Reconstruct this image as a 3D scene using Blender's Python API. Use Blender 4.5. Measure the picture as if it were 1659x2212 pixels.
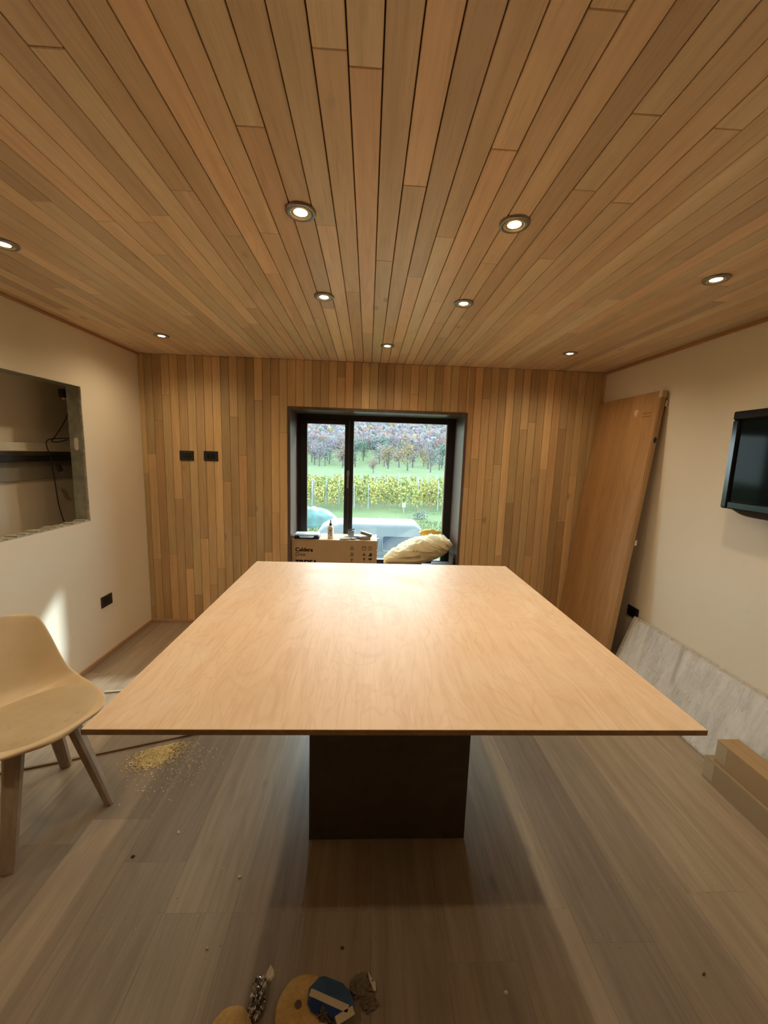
import bpy, bmesh, math, random
from mathutils import Vector, Matrix, noise

rnd = random.Random(7)
SC = bpy.context.scene
COL = SC.collection
for o_ in list(bpy.data.objects):
    bpy.data.objects.remove(o_)

# ------------------------------------------------------------------ camera
F, YAW, PITCH, ROLL, CAMH = 849.72, -.0440, .1432, .0322, 1.6079
IW, IH = 1659, 2212
_cy, _sy = math.cos(YAW), math.sin(YAW)
FW = Vector((-_sy*math.cos(PITCH), _cy*math.cos(PITCH), -math.sin(PITCH)))
_r = Vector((_cy, _sy, 0)); _u = _r.cross(FW)
RT = _r*math.cos(ROLL) + _u*math.sin(ROLL)
UP = -_r*math.sin(ROLL) + _u*math.cos(ROLL)
CAM = Vector((0, 0, CAMH))
cd = bpy.data.cameras.new('camera'); cam = bpy.data.objects.new('camera', cd); COL.objects.link(cam)
cd.sensor_fit = 'VERTICAL'; cd.sensor_height = 24; cd.lens = F/IH*24
cd.clip_start = .02; cd.clip_end = 3000
M = Matrix((RT, UP, -FW)).transposed().to_4x4(); M.translation = CAM
cam.matrix_world = M
SC.camera = cam

def at(u, v, ax, val):
    """pixel of the photograph -> point on the plane coordinate[ax] = val"""
    d = FW + RT*((u-IW/2)/F) + UP*((IH/2-v)/F)
    return CAM + d*((val-CAM[ax])/d[ax])

# ------------------------------------------------------------------ world, sun, exposure
SKY_COL = (.80, .93, 1.0, 1); SKY_STRENGTH = 8.0
SUN_COL = (.86, .96, 1.0); SUN_STRENGTH = 4.5
LAMP_W = 15.5; LAMP_COL = (1.0, .775, .475)
EXPOSURE = 0.54
wd = bpy.data.worlds.new('overcast_sky'); SC.world = wd; wd.use_nodes = True
bg = wd.node_tree.nodes['Background']; bg.inputs[0].default_value = SKY_COL; bg.inputs[1].default_value = SKY_STRENGTH
sd = bpy.data.lights.new('sun', 'SUN'); sun = bpy.data.objects.new('sun', sd); COL.objects.link(sun)
sd.energy = SUN_STRENGTH; sd.color = SUN_COL; sd.angle = math.radians(2.2)
sun.rotation_euler = Vector((-1.308, -1.0, -.88)).to_track_quat('-Z', 'Y').to_euler()
sun.location = (3, 9, 8)
vs = SC.view_settings
vs.view_transform = 'Standard'; vs.look = 'None'; vs.exposure = EXPOSURE; vs.gamma = 1.0; vs.use_curve_mapping = False
cy_ = SC.cycles
cy_.max_bounces = 7; cy_.diffuse_bounces = 5; cy_.glossy_bounces = 3; cy_.transparent_max_bounces = 12
cy_.sample_clamp_indirect = 6.0; cy_.use_denoising = True; cy_.use_light_tree = False; cy_.use_adaptive_sampling = True; cy_.adaptive_threshold = .035; cy_.caustics_reflective = False; cy_.caustics_refractive = False

# ------------------------------------------------------------------ helpers
class MB:
    """collects geometry for ONE mesh"""
    def __init__(s): s.v = []; s.f = []; s.c = []; s.smooth = []
    def add(s, vs, fs, smooth=False, col=None):
        b = len(s.v); s.v.extend([tuple(p) for p in vs])
        for f in fs:
            s.f.append([i+b for i in f]); s.smooth.append(smooth); s.c.append(col)
        return s
    def box(s, a, b, ch=0., col=None):
        x0, y0, z0 = a; x1, y1, z1 = b
        if ch <= 0:
            vs = [(x0,y0,z0),(x1,y0,z0),(x1,y1,z0),(x0,y1,z0),(x0,y0,z1),(x1,y0,z1),(x1,y1,z1),(x0,y1,z1)]
            fs = [(0,3,2,1),(4,5,6,7),(0,1,5,4),(1,2,6,5),(2,3,7,6),(3,0,4,7)]
            return s.add(vs, fs, col=col)
        bm = bmesh.new(); bmesh.ops.create_cube(bm, size=1)
        for v in bm.verts:
            v.co = Vector(((x0+x1)/2+v.co.x*(x1-x0), (y0+y1)/2+v.co.y*(y1-y0), (z0+z1)/2+v.co.z*(z1-z0)))
        bmesh.ops.bevel(bm, geom=bm.edges[:], offset=ch, segments=1, affect='EDGES')
        bm.verts.index_update()
        s.add([v.co for v in bm.verts], [[v.index for v in f.verts] for f in bm.faces], col=col); bm.free()
        return s
    def tube(s, pts, r, n=8, caps=True, col=None):
        pts = [Vector(p) for p in pts]; m = len(pts)
        rs = r if isinstance(r, (list, tuple)) else [r]*m
        vs = []; fs = []
        ref = Vector((0, 0, 1))
        t0 = (pts[1]-pts[0]).normalized()
        if abs(t0.dot(ref)) > .95: ref = Vector((1, 0, 0))
        nrm = t0.cross(ref).normalized()
        for i, p in enumerate(pts):
            t = (pts[min(i+1, m-1)]-pts[max(i-1, 0)]).normalized()
            nrm = (nrm - t*nrm.dot(t)).normalized(); bn = t.cross(nrm)
            for k in range(n):
                a = 2*math.pi*k/n
                vs.append(p + (nrm*math.cos(a)+bn*math.sin(a))*rs[i])
        for i in range(m-1):
            for k in range(n):
                k2 = (k+1) % n
                fs.append((i*n+k, i*n+k2, (i+1)*n+k2, (i+1)*n+k))
        s.add(vs, fs, True, col)
        if caps:
            s.add(vs[:n][::-1], [list(range(n))], False, col); s.add(vs[-n:], [list(range(n))], False, col)
        return s
    def lathe(s, prof, c=(0, 0, 0), n=24, axis='Z', smooth=True, col=None):
        vs = []; fs = []; m = len(prof)
        for r, h in prof:
            for k in range(n):
                a = 2*math.pi*k/n; p = (r*math.cos(a), r*math.sin(a), h)
                if axis == 'Y': p = (p[0], p[2], p[1])
                if axis == 'X': p = (p[2], p[0], p[1])
                vs.append((c[0]+p[0], c[1]+p[1], c[2]+p[2]))
        for i in range(m-1):
            for k in range(n):
                k2 = (k+1) % n; fs.append((i*n+k, i*n+k2, (i+1)*n+k2, (i+1)*n+k))
        s.add(vs, fs, smooth, col)
        for i, rev in ((0, True), (m-1, False)):
            if prof[i][0] > 1e-6:
                ring = list(range(i*n, i*n+n)); s.add([vs[j] for j in (ring[::-1] if rev else ring)], [list(range(n))], False, col)
        return s
    def prism(s, poly, d0, d1, axis=1, col=None):
        """polygon in the two other axes, extruded along axis from d0 to d1"""
        def P(p, d):
            q = [p[0], p[1]]; q.insert(axis, d); return tuple(q)
        n = len(poly); vs = [P(p, d0) for p in poly]+[P(p, d1) for p in poly]
        fs = [list(range(n))[::-1], list(range(n, 2*n))]+[(i, (i+1) % n, n+(i+1) % n, n+i) for i in range(n)]
        return s.add(vs, fs, False, col)
    def grid(s, fn, nu, nv, smooth=True, col=None, closed_u=False):
        vs = [fn(i/nu, j/nv) for j in range(nv+1) for i in range(nu+1)]
        fs = [(j*(nu+1)+i, j*(nu+1)+i+1, (j+1)*(nu+1)+i+1, (j+1)*(nu+1)+i) for j in range(nv) for i in range(nu)]
        return s.add(vs, fs, smooth, col)
    def mesh(s, name, fix=True):
        me = bpy.data.meshes.new(name); me.from_pydata(s.v, [], s.f)
        me.polygons.foreach_set('use_smooth', s.smooth)
        if any(c is not None for c in s.c):
            at_ = me.color_attributes.new('tone', 'FLOAT_COLOR', 'CORNER'); buf = []
            for f, c in zip(s.f, s.c):
                c = c or (1, 1, 1)
                for _ in f: buf.extend((c[0], c[1], c[2], 1))
            at_.data.foreach_set('color', buf)
        if fix:
            bm = bmesh.new(); bm.from_mesh(me); bmesh.ops.recalc_face_normals(bm, faces=bm.faces); bm.to_mesh(me); bm.free()
        me.update(); return me

def link(name, me, mat=None, parent=None, loc=None, rot=None, color=None):
    o = bpy.data.objects.new(name, me); COL.objects.link(o)
    if mat is not None and me is not None and not me.materials: me.materials.append(mat)
    if parent: o.parent = parent
    if loc is not None: o.location = loc
    if rot is not None: o.rotation_euler = rot
    if color is not None: o.color = (color[0], color[1], color[2], 1)
    return o
def obj(name, mb, mat, parent=None, **k): return link(name, mb.mesh(name), mat, parent, **k)
def tag(o, label, cat=None, group=None, kind=None):
    o['label'] = label
    if cat: o['category'] = cat
    if group: o['group'] = group
    if kind: o['kind'] = kind
    return o
def thing(name, label, cat, loc=(0, 0, 0), rot=(0, 0, 0), group=None):
    o = bpy.data.objects.new(name, None); COL.objects.link(o); o.location = loc; o.rotation_euler = rot
    o.empty_display_size = .1
    return tag(o, label, cat, group)
def struct(name, mb, mat, label=None):
    o = obj(name, mb, mat); o['kind'] = 'structure'
    if label: o['label'] = label
    return o
def bar(mb, p, q, w, h, up=(0, 0, 1), col=None):
    p = Vector(p); q = Vector(q); t = (q-p).normalized(); u = Vector(up); sx = t.cross(u).normalized()*(w/2); sz = sx.cross(t).normalized()*(h/2)
    vs = [a+b+c for a in (p, q) for b, c in ((sx, sz), (-sx, sz), (-sx, -sz), (sx, -sz))]
    return mb.add(vs, [(0, 1, 2, 3), (7, 6, 5, 4), (0, 4, 5, 1), (1, 5, 6, 2), (2, 6, 7, 3), (3, 7, 4, 0)], False, col)

# ------------------------------------------------------------------ materials
class NT:
    def __init__(s, name):
        s.m = bpy.data.materials.new(name); s.m.use_nodes = True; s.t = s.m.node_tree; s.n = s.t.nodes
        s.b = s.n['Principled BSDF']; s.out = s.n['Material Output']
    def node(s, typ, **k):
        n = s.n.new(typ)
        for a, v in k.items(): setattr(n, a, v)
        return n
    def lk(s, a, b): s.t.links.new(a, b)
    def noise(s, vec, scale, detail=3, rough=.55, dist=0.):
        n = s.node('ShaderNodeTexNoise'); n.inputs['Scale'].default_value = scale; n.inputs['Detail'].default_value = detail
        n.inputs['Roughness'].default_value = rough; n.inputs['Distortion'].default_value = dist
        s.lk(vec, n.inputs['Vector']); return n.outputs['Fac']
    def ramp(s, fac, stops):
        n = s.node('ShaderNodeValToRGB'); e = n.color_ramp.elements
        while len(e) < len(stops): e.new(.5)
        for i, (p, c) in enumerate(stops):
            e[i].position = p; e[i].color = (c[0], c[1], c[2], 1) if not isinstance(c, (int, float)) else (c, c, c, 1)
        s.lk(fac, n.inputs[0]); return n.outputs[0]
    def mix(s, fac, a, b, mode='MIX'):
        n = s.node('ShaderNodeMix', data_type='RGBA', blend_type=mode)
        for sock, v in ((n.inputs[0], fac), (n.inputs[6], a), (n.inputs[7], b)):
            if isinstance(v, (int, float)): sock.default_value = v
            elif isinstance(v, (tuple, list)): sock.default_value = (v[0], v[1], v[2], 1)
            else: s.lk(v, sock)
        return n.outputs[2]
    def math(s, op, a, b=0.):
        n = s.node('ShaderNodeMath', operation=op)
        for i, v in enumerate((a, b)):
            if isinstance(v, (int, float)): n.inputs[i].default_value = v
            else: s.lk(v, n.inputs[i])
        return n.outputs[0]
    def coord(s, scale=(1, 1, 1), rand=False, kind='Object'):
        tc = s.node('ShaderNodeTexCoord'); v = tc.outputs[kind]
        if rand:
            oi = s.node('ShaderNodeObjectInfo'); c = s.node('ShaderNodeCombineXYZ')
            for i, k in enumerate((37., 71., 53.)): s.lk(s.math('MULTIPLY', oi.outputs['Random'], k), c.inputs[i])
            a = s.node('ShaderNodeVectorMath', operation='ADD'); s.lk(v, a.inputs[0]); s.lk(c.outputs[0], a.inputs[1]); v = a.outputs[0]
        mp = s.node('ShaderNodeMapping'); mp.inputs['Scale'].default_value = scale; s.lk(v, mp.inputs['Vector'])
        return mp.outputs[0]
    def bump(s, h, strength=.2, dist=.01):
        n = s.node('ShaderNodeBump'); n.inputs['Strength'].default_value = strength; n.inputs['Distance'].default_value = dist
        s.lk(h, n.inputs['Height']); s.lk(n.outputs[0], s.b.inputs['Normal'])
    def objcol(s): return s.node('ShaderNodeObjectInfo').outputs['Color']
    def set(s, color=None, rough=.5, metal=0., spec=.5):
        if color is not None:
            if isinstance(color, tuple): s.b.inputs['Base Color'].default_value = (*color[:3], 1)
            else: s.lk(color, s.b.inputs['Base Color'])
        if isinstance(rough, (int, float)): s.b.inputs['Roughness'].default_value = rough
        else: s.lk(rough, s.b.inputs['Roughness'])
        s.b.inputs['Metallic'].default_value = metal; s.b.inputs['Specular IOR Level'].default_value = spec
        return s.m

def plain(name, col, rough=.5, metal=0., spec=.5, var=.12, scale=6., bump=0.):
    t = NT(name); v = t.coord(); n = t.noise(v, scale, 4)
    a = tuple(c*(1-var) for c in col); b = tuple(min(1, c*(1+var)) for c in col)
    if bump: t.bump(t.noise(v, scale*12, 3), bump, .004)
    return t.set(t.ramp(n, [(.3, a), (.7, b)]), rough, metal, spec)

def wood(name, axis, light, dark, knots=.5, across=26., along=1.3, rough=.5, objc=True, rand=True, spec=.4, bump=.12, fine=1.0, ring=.5):
    """straight-grained timber; the grain runs along the given axis"""
    t = NT(name)
    sc = [across]*3; sc[axis] = along
    sf = [across*7]*3; sf[axis] = along*5
    v1 = t.coord(tuple(sc), rand); v2 = t.coord(tuple(sf), rand)
    sw = [9.]*3; sw[axis] = .9
    v3 = t.coord(tuple(sw), rand)
    g = t.noise(v1, 1., 3, .6); fg = t.noise(v2, 1., 2, .6)
    # cathedral figure: contour lines of a slow noise
    slow = t.noise(v3, 1., 1, .5)
    ringv = t.math('SINE', t.math('MULTIPLY', slow, 55.))
    c = t.ramp(g, [(.28, dark), (.72, light)])
    c = t.mix(t.math('MULTIPLY', t.ramp(ringv, [(.35, 0.), (.95, 1.)]), .22*ring), c, tuple(x*.62 for x in dark), 'MIX')
    c = t.mix(t.math('MULTIPLY', t.ramp(fg, [(.52, 0.), (.75, 1.)]), .33*fine), c, tuple(x*.55 for x in dark))
    # blotches
    sb = [5.]*3; sb[axis] = 1.6
    bl = t.noise(t.coord(tuple(sb), rand), 1., 2)
    c = t.mix(t.math('MULTIPLY', t.ramp(bl, [(.5, 0.), (.8, 1.)]), .35), c, tuple(x*.72 for x in dark))
    if knots:
        vo = t.node('ShaderNodeTexVoronoi'); vo.inputs['Scale'].default_value = 1.; sk = [5.]*3; sk[axis] = 2.2
        t.lk(t.coord(tuple(sk), rand), vo.inputs['Vector'])
        c = t.mix(t.math('MULTIPLY', t.ramp(vo.outputs['Distance'], [(.035, 1.), (.10, 0.)]), knots), c, tuple(x*.3 for x in dark))
    if objc: c = t.mix(1.0, c, t.objcol(), 'MULTIPLY')
    return t.set(c, rough, 0, spec)

M_ceil = wood('ceiling_board_wood', 1, (.81, .645, .475), (.68, .525, .365), rough=.36)
M_wall = wood('wall_board_wood', 2, (.66, .465, .26), (.53, .36, .185), rough=.44)
M_floor = wood('floor_laminate', 1, (.385, .312, .236), (.27, .214, .160), knots=.35, across=22, along=.7, rough=.36, spec=.5, ring=.7)
M_backing = plain('dark_backing', (.05, .028, .014), .9)
M_trimw = wood('trim_wood', 1, (.50, .27, .12), (.38, .19, .08), knots=0, objc=False, rough=.5)
M_base = wood('baseboard_wood', 1, (.50, .31, .18), (.40, .24, .13), knots=0, objc=False, rough=.45)
def plaster(name, col):
    t = NT(name); v = t.coord(); n1 = t.noise(v, 1.3, 4); n2 = t.noise(v, 60, 3)
    c = t.ramp(n1, [(.3, tuple(x*.95 for x in col)), (.7, col)])
    sp = t.noise(v, 4.5, 5, .7)
    c = t.mix(t.math('MULTIPLY', t.ramp(sp, [(.66, 0.), (.74, 1.)]), .10), c, (.35, .27, .20))
    return t.set(c, .75, 0, .3)
M_plaster = plaster('painted_plaster', (.81, .73, .605))
M_front = plaster('brown_painted_wall', (.45, .36, .27))
M_plaster_d = plaster('unpainted_board', (.70, .63, .52))
M_black = plain('matt_black_plastic', (.018, .017, .015), .45, var=.2)
M_black2 = plain('black_insert_plastic', (.006, .006, .006), .35)
M_frame = plain('black_window_frame', (.012, .011, .012), .35, var=.2)
M_lining = wood('dark_window_lining', 2, (.15, .10, .082), (.08, .05, .04), knots=0, objc=False, rough=.30, spec=.8)
M_cord = plain('black_cable', (.01, .008, .008), .5)
def glassmat(name, tint=(.93, .98, .97)):
    t = NT(name); n = t.n; n.remove(t.b)
    tr = t.node('ShaderNodeBsdfTransparent'); tr.inputs[0].default_value = (*tint, 1)
    gl = t.node('ShaderNodeBsdfGlossy'); gl.inputs['Roughness'].default_value = .02
    fr = t.node('ShaderNodeFresnel'); ge = t.node('ShaderNodeNewGeometry')
    t.lk(t.math('SUBTRACT', 1.45, t.math('MULTIPLY', ge.outputs['Backfacing'], 1.45-1/1.45)), fr.inputs[0])   # same reflectance on both faces of the pane
    mx = t.node('ShaderNodeMixShader'); t.lk(fr.outputs[0], mx.inputs[0]); t.lk(tr.outputs[0], mx.inputs[1]); t.lk(gl.outputs[0], mx.inputs[2])
    t.lk(mx.outputs[0], t.out.inputs[0]); return t.m
M_glass = glassmat('window_glass')
def tonemat(name, rough=.8, spec=.2, objc=True, trans=0.):
    t = NT(name); a = t.node('ShaderNodeVertexColor'); a.layer_name = 'tone'
    c = a.outputs[0]
    if objc: c = t.mix(1., c, t.objcol(), 'MULTIPLY')
    return t.set(c, rough, 0, spec)
M_tone = tonemat('mixed_foliage')
def emis(name, col, s):
    t = NT(name); t.b.inputs['Emission Color'].default_value = (*col, 1); t.b.inputs['Emission Strength'].default_value = s
    t.b.inputs['Base Color'].default_value = (*col, 1); return t.m
M_bulb = emis('lamp_lens', (1., .86, .55), 14.)
M_ring = plain('brushed_nickel', (.30, .29, .28), .32, .9)
M_ring2 = plain('lamp_inner_ring', (.62, .50, .30), .38, .8)

# ------------------------------------------------------------------ room shell
XL, XR, YB, YF, ZC = -1.980, 2.106, 3.571, -1.7, 2.4
WX0, WX1, WZ0, WZ1 = -.717, .877, .455, 2.005      # outer edge of the window lining
YO = 4.02                                           # outer face of the back wall
PW = .0716

floor = struct('floor', MB().box((XL-.1, YF-.1, -.12), (XR+.1, YO, -.010)), M_backing)
ceil = struct('ceiling', MB().box((XL-.1, YF-.1, ZC+.014), (XR+.1, YO, ZC+.12)), M_backing)
w = MB(); wb = YB+.013
w.box((XL-.1, wb, -.01), (WX0, YO, ZC+.014)).box((WX1, wb, -.01), (XR+.1, YO, ZC+.014))
w.box((WX0, wb, -.01), (WX1, YO, WZ0)).box((WX0, wb, WZ1), (WX1, YO, ZC+.014))
wall_back = struct('wall_back', w, M_backing)
struct('wall_front', MB().box((XL-.1, YF-.1, -.01), (XR+.1, YF, ZC+.014)), M_front)
struct('wall_right', MB().box((XR, YF, -.01), (XR+.1, wb, ZC+.014)), M_plaster)
# left wall with the rough opening
NY0, NY1, NZ0, NZ1, NX = 1.45, 2.868, 1.074, 2.006, XL-.1
w = MB()
w.box((NX, YF, -.01), (XL, NY0, ZC+.014)).box((NX, NY1, -.01), (XL, wb, ZC+.014))
w.box((NX, NY0, -.01), (XL, NY1, NZ0)).box((NX, NY0, NZ1), (XL, NY1, ZC+.014))
wall_left = struct('wall_left', w, M_plaster)
# space behind the opening
w = MB(); RX = -2.37
w.box((RX-.08, .6, .2), (RX, 3.5, 2.5)).box((RX, 3.4, .2), (NX-.002, 3.5, 2.5)).box((RX, .6, .2), (NX-.002, .7, 2.5))
w.box((RX, .7, .12), (NX-.002, 3.4, .2)).box((RX, .7, 2.42), (NX-.002, 3.4, 2.5))
struct('wall_recess', w, M_plaster_d)

# ---- boards of the ceiling (each a part), joints read off the photograph
def tone_board(r, lo=.84, hi=1.16):
    k = r.random(); b = r.uniform(lo, hi)
    if k < .38: t = (1.02, .98, .92)
    elif k < .58: t = (1.03, .93, .86)
    elif k < .80: t = (.95, .97, .93)
    else: t = (.86, .83, .80)
    return tuple(b*x for x in t)
JC = [(95,102),(712,106),(540,274),(390,411),(342,551),(577,504),(585,592),(705,487),(82,434),(342,465),(704,667),(760,631),(667,702),
      (1314,22),(1396,248),(1089,324),(896,402),(1344,439),(1264,411),(839,564),(899,598),(961,512),(1051,569),(946,651),(844,706),(1324,648),
      (938,697),(956,729),(1010,690),(793,720),(859,740),(983,754),(669,703),(210,636),(400,700),(1450,560),(1180,690),(1240,655)]
S0 = .0098
rows = {}
for u, v in JC:
    p = at(u, v, 2, ZC); rows.setdefault(math.floor((p.x-S0)/PW), []).append(p.y)
r = random.Random(3)
G = .0016
k0 = math.floor((XL-S0)/PW); k1 = math.floor((XR-S0)/PW)
for k in range(k0, k1+1):
    xa = max(XL+.001, S0+k*PW+G); xb = min(XR-.001, S0+(k+1)*PW-G)
    if xb-xa < .006: continue
    js = sorted(rows.get(k, []))
    if not js: js = [r.uniform(.9, 3.2)]
    while js[0] > .9: js.insert(0, js[0]-r.uniform(1.3, 2.3))
    while YB-js[-1] > 2.0: js.append(js[-1]+r.uniform(1.0, 1.8))
    js = [y for y in js if YF+.3 < y < YB-.08]
    ys = [YF]+js+[YB]
    for y0, y1 in zip(ys[:-1], ys[1:]):
        hx, hy = (xb-xa)/2, (y1-y0)/2-.0007
        dz = r.uniform(-.0008, .0006)
        me = MB().box((-hx, -hy, -.0068), (hx, hy, .0068), .0016).mesh('board', False)
        link('board', me, M_ceil, ceil, ((xa+xb)/2, (y0+y1)/2, ZC+.0066+dz), color=tone_board(r))

# ---- boards of the back wall
JW = [(178,342),(785,377),(895,343),(945,588),(625,485),(685,735),(85,725),(580,905),(265,1020),(745,1133),(435,1277),(335,1473),(540,1473),(390,1643),(190,1752),(850,1367),(50,853),(1330,225),(128,507)]
JW = [(300+x/3.016, 740+y/3.016) for x, y in JW]
JW += [(850+x/3.016, 740+y/3.016) for x, y in [(150,338),(620,367),(695,796),(640,896),(780,1048),(1000,830),(1025,1075),(890,520),(1120,565),(1230,905),(1115,1170),(855,1390),(315,270)]]
S1 = XL+.0445-PW
rows = {}
for u, v in JW:
    p = at(u, v, 1, YB); rows.setdefault(math.floor((p.x-S1)/PW), []).append(p.z)
r = random.Random(11)
def wallboard(xa, xb, z0, z1, col):
    hx, hz = (xb-xa)/2, (z1-z0)/2-.0006
    me = MB().box((-hx, -.0063, -hz), (hx, .0063, hz), .0015).mesh('board', False)
    link('board', me, M_wall, wall_back, ((xa+xb)/2, YB+.0064+r.uniform(-.0005, .0006), (z0+z1)/2), color=col)
k = 0
while S1+k*PW < XR:
    xa = max(XL+.001, S1+k*PW+G*.8); xb = min(XR-.001, S1+(k+1)*PW-G*.8)
    js = sorted(rows.get(k, []))
    if not js:
        js = [r.uniform(.25, 2.2)]
    if len(js) == 1 and r.random() < .5 and js[0] > 1.1: js.insert(0, js[0]-r.uniform(.9, 1.5))
    js = [z for z in js if .12 < z < 2.34]
    k += 1
    if xb-xa < .005: continue
    segs = []
    mid = (xa+xb)/2
    spans = [(xa, xb, 0., ZC)]
    if xb > WX0 and xa < WX1:                     # window column: above and below the opening
        if xa < WX0-.004:
            spans = [(xa, WX0-.001, 0., ZC), (WX0-.001, xb, WZ1, ZC), (WX0-.001, xb, 0., WZ0)]
        elif xb > WX1+.004:
            spans = [(WX1+.001, xb, 0., ZC), (xa, WX1+.001, WZ1, ZC), (xa, WX1+.001, 0., WZ0)]
        else:
            spans = [(xa, xb, WZ1, ZC), (xa, xb, 0., WZ0)]
    for xa_, xb_, za, zb in spans:
        if xb_-xa_ < .004: continue
        zs = [za]+[z for z in js if za+.06 < z < zb-.06]+[zb]
        for z0, z1 in zip(zs[:-1], zs[1:]): wallboard(xa_, xb_, z0, z1, tone_board(r, .74, 1.2))

# ---- planks of the floor
r = random.Random(23)
FWD = .241
FT = [(1.02,.98,.94),(.93,.92,.92),(1.05,1.0,.94),(.82,.80,.80),(.97,.97,.96),(1.08,1.04,.98)]
FSET = {0: 3, 1: 0, 2: 5, 3: 2, -1: 5, -2: 4, -7: 3}
s = .772-FWD*12; k = 0
JF = {-6: [1.187], -5: [1.187], -4: [1.187], -1: [1.180], -8: [1.55]}
while s < XR:
    xa, xb = max(XL+.001, s+.0002), min(XR-.001, s+FWD-.0002)
    idx = round((s-.772)/FWD)
    if xb-xa > .01:
        js = list(JF.get(idx, [r.uniform(.3, 2.9)]))
        while js[0] > -.4: js.insert(0, js[0]-1.38)
        while js[-1] < 2.6: js.append(js[-1]+1.38)
        js = [y for y in js if YF+.1 < y < YB-.1]
        ys = [YF]+js+[YB+.01]
        for y0, y1 in zip(ys[:-1], ys[1:]):
            b = r.uniform(.93, 1.07); c = FT[FSET.get(idx, r.randrange(6))]
            hx, hy = (xb-xa)/2, (y1-y0)/2-.0001
            me = MB().box((-hx, -hy, -.0055), (hx, hy, .0045), .0002).mesh('plank', False)
            link('plank', me, M_floor, floor, ((xa+xb)/2, (y0+y1)/2, -.0045), color=tuple(b*x for x in c))
    s += FWD

# ---- baseboards and ceiling trims
struct('baseboard_left', MB().box((XL, YF, 0), (XL+.012, YB-.012, .032), .002), M_base)
struct('baseboard_back', MB().box((XL, YB-.012, 0), (XR, YB, .032), .002), M_base)
struct('baseboard_right', MB().box((XR-.012, YF, 0), (XR, YB-.012, .032), .002), M_base)
struct('trim_1', MB().box((XL, YF, ZC-.016), (XL+.018, YB, ZC-.0005), .003), M_trimw)
struct('trim_2', MB().box((XR-.018, YF, ZC-.022), (XR, YB, ZC-.0005), .003), M_trimw)

# ------------------------------------------------------------------ window
win = thing('window_1', 'black framed window with an opening sash in a dark wooden lining', None)
win['kind'] = 'structure'
LT = .024
l = MB()
l.box((WX0, YB-.008, WZ0), (WX0+LT, 3.985, WZ1), .002)
obj('lining_board', l, M_lining, win)
l = MB().box((WX1-LT, YB-.008, WZ0), (WX1, 3.985, WZ1), .002); obj('lining_board', l, M_lining, win)
l = MB().box((WX0+LT, YB-.008, WZ1-LT), (WX1-LT, 3.985, WZ1), .002); obj('lining_board', l, M_lining, win)
l = MB().box((WX0+LT, YB-.008, WZ0), (WX1-LT, 3.985, WZ0+LT), .002); obj('sill_board', l, M_lining, win)
ix0, ix1, iz0, iz1 = WX0+LT, WX1-LT, WZ0+LT, WZ1-LT
GY = 3.935
def rectframe(mb, x0, x1, z0, z1, wl, wr, wb_, wt, y0, y1, ch=.003):
    mb.box((x0, y0, z0), (x0+wl, y1, z1), ch); mb.box((x1-wr, y0, z0), (x1, y1, z1), ch)
    mb.box((x0+wl, y0, z0), (x1-wr, y1, z0+wb_), ch); mb.box((x0+wl, y0, z1-wt), (x1-wr, y1, z1), ch)
PLX0, PLX1, PRX0, PRX1, PZB = -.599, -.233, -.146, .777, .545
PLT, PRT = 1.890, 1.926
fr = MB(); rectframe(fr, ix0, ix1, iz0, iz1, .036, ix1-PRX1, PZB-iz0, iz1-PRT, GY, GY+.045)
fr.box((PLX1+.03, GY, PZB), (PRX0, GY+.045, PRT), .003)
obj('outer_frame', fr, M_frame, win)
sa = MB(); rectframe(sa, ix0+.03, PLX1+.044, PZB-.03, PRT+.004, PLX0-ix0-.03, .044, .055, PRT+.004-PLT, GY-.016, GY+.03)
sash = obj('sash', sa, M_frame, win)
obj('pane', MB().box((PLX0-.004, GY+.008, PZB+.02), (PLX1+.004, GY+.014, PLT+.004)), M_glass, sash)
hd = MB(); hx = -.196
hd.prism([(hx+.016*math.cos(a)*1.0, 1.42+.03*math.sin(a)) for a in [i*math.pi/8 for i in range(16)]], GY-.026, GY-.014, 1)
bar(hd, (hx, GY-.044, 1.425), (hx, GY-.048, 1.275), .017, .012, (0, 1, 0)); bar(hd, (hx, GY-.02, 1.42), (hx, GY-.048, 1.42), .016, .016, (0, 0, 1))
obj('handle', hd, plain('handle_grey', (.42, .42, .43), .25, .8), sash)
obj('pane', MB().box((PRX0-.004, GY+.018, PZB-.004), (PRX1+.004, GY+.024, PRT+.004)), M_glass, win)
obj('glazing_bead', MB().box((PRX1-.010, GY+.006, PZB), (PRX1, GY+.018, PRT)), plain('pale_bead', (.55, .57, .58), .35, .2), win)

# ------------------------------------------------------------------ recessed lamps
LS = [(-.245, 1.442, 'brass-lit recessed ceiling lamp above the near left corner of the table'),
      (.474, 1.440, 'recessed ceiling lamp above the near right half of the table'),
      (-.246, 2.150, 'recessed ceiling lamp over the left middle of the table'),
      (.471, 2.145, 'recessed ceiling lamp over the right middle of the table'),
      (.118, 3.004, 'recessed ceiling lamp straight in front of the window'),
      (-1.486, 3.000, 'recessed ceiling lamp in the corner above the two black wall plates'),
      (1.469, 2.990, 'recessed ceiling lamp in the corner above the leaning door panel'),
      (-1.480, 1.772, 'recessed ceiling lamp at the left edge of the photo'),
      (1.464, 1.748, 'recessed ceiling lamp nearest the wall television'),
      (-1.480, .570, 'recessed ceiling lamp left of the camera, out of the picture'),
      (1.464, .570, 'recessed ceiling lamp right of the camera, out of the picture')]
LS[0] = (LS[0][0], LS[0][1], 'recessed ceiling lamp above the near left half of the table')
ringm = MB().lathe([(.050, -.0005), (.0505, -.006), (.047, -.0095), (.041, -.0095), (.037, -.009), (.0368, -.0005)], n=36).mesh('trim_ring')
innm = MB().lathe([(.0366, -.006), (.0358, -.0098), (.0345, -.0096), (.0285, -.0035)], n=36).mesh('inner_ring')
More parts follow.
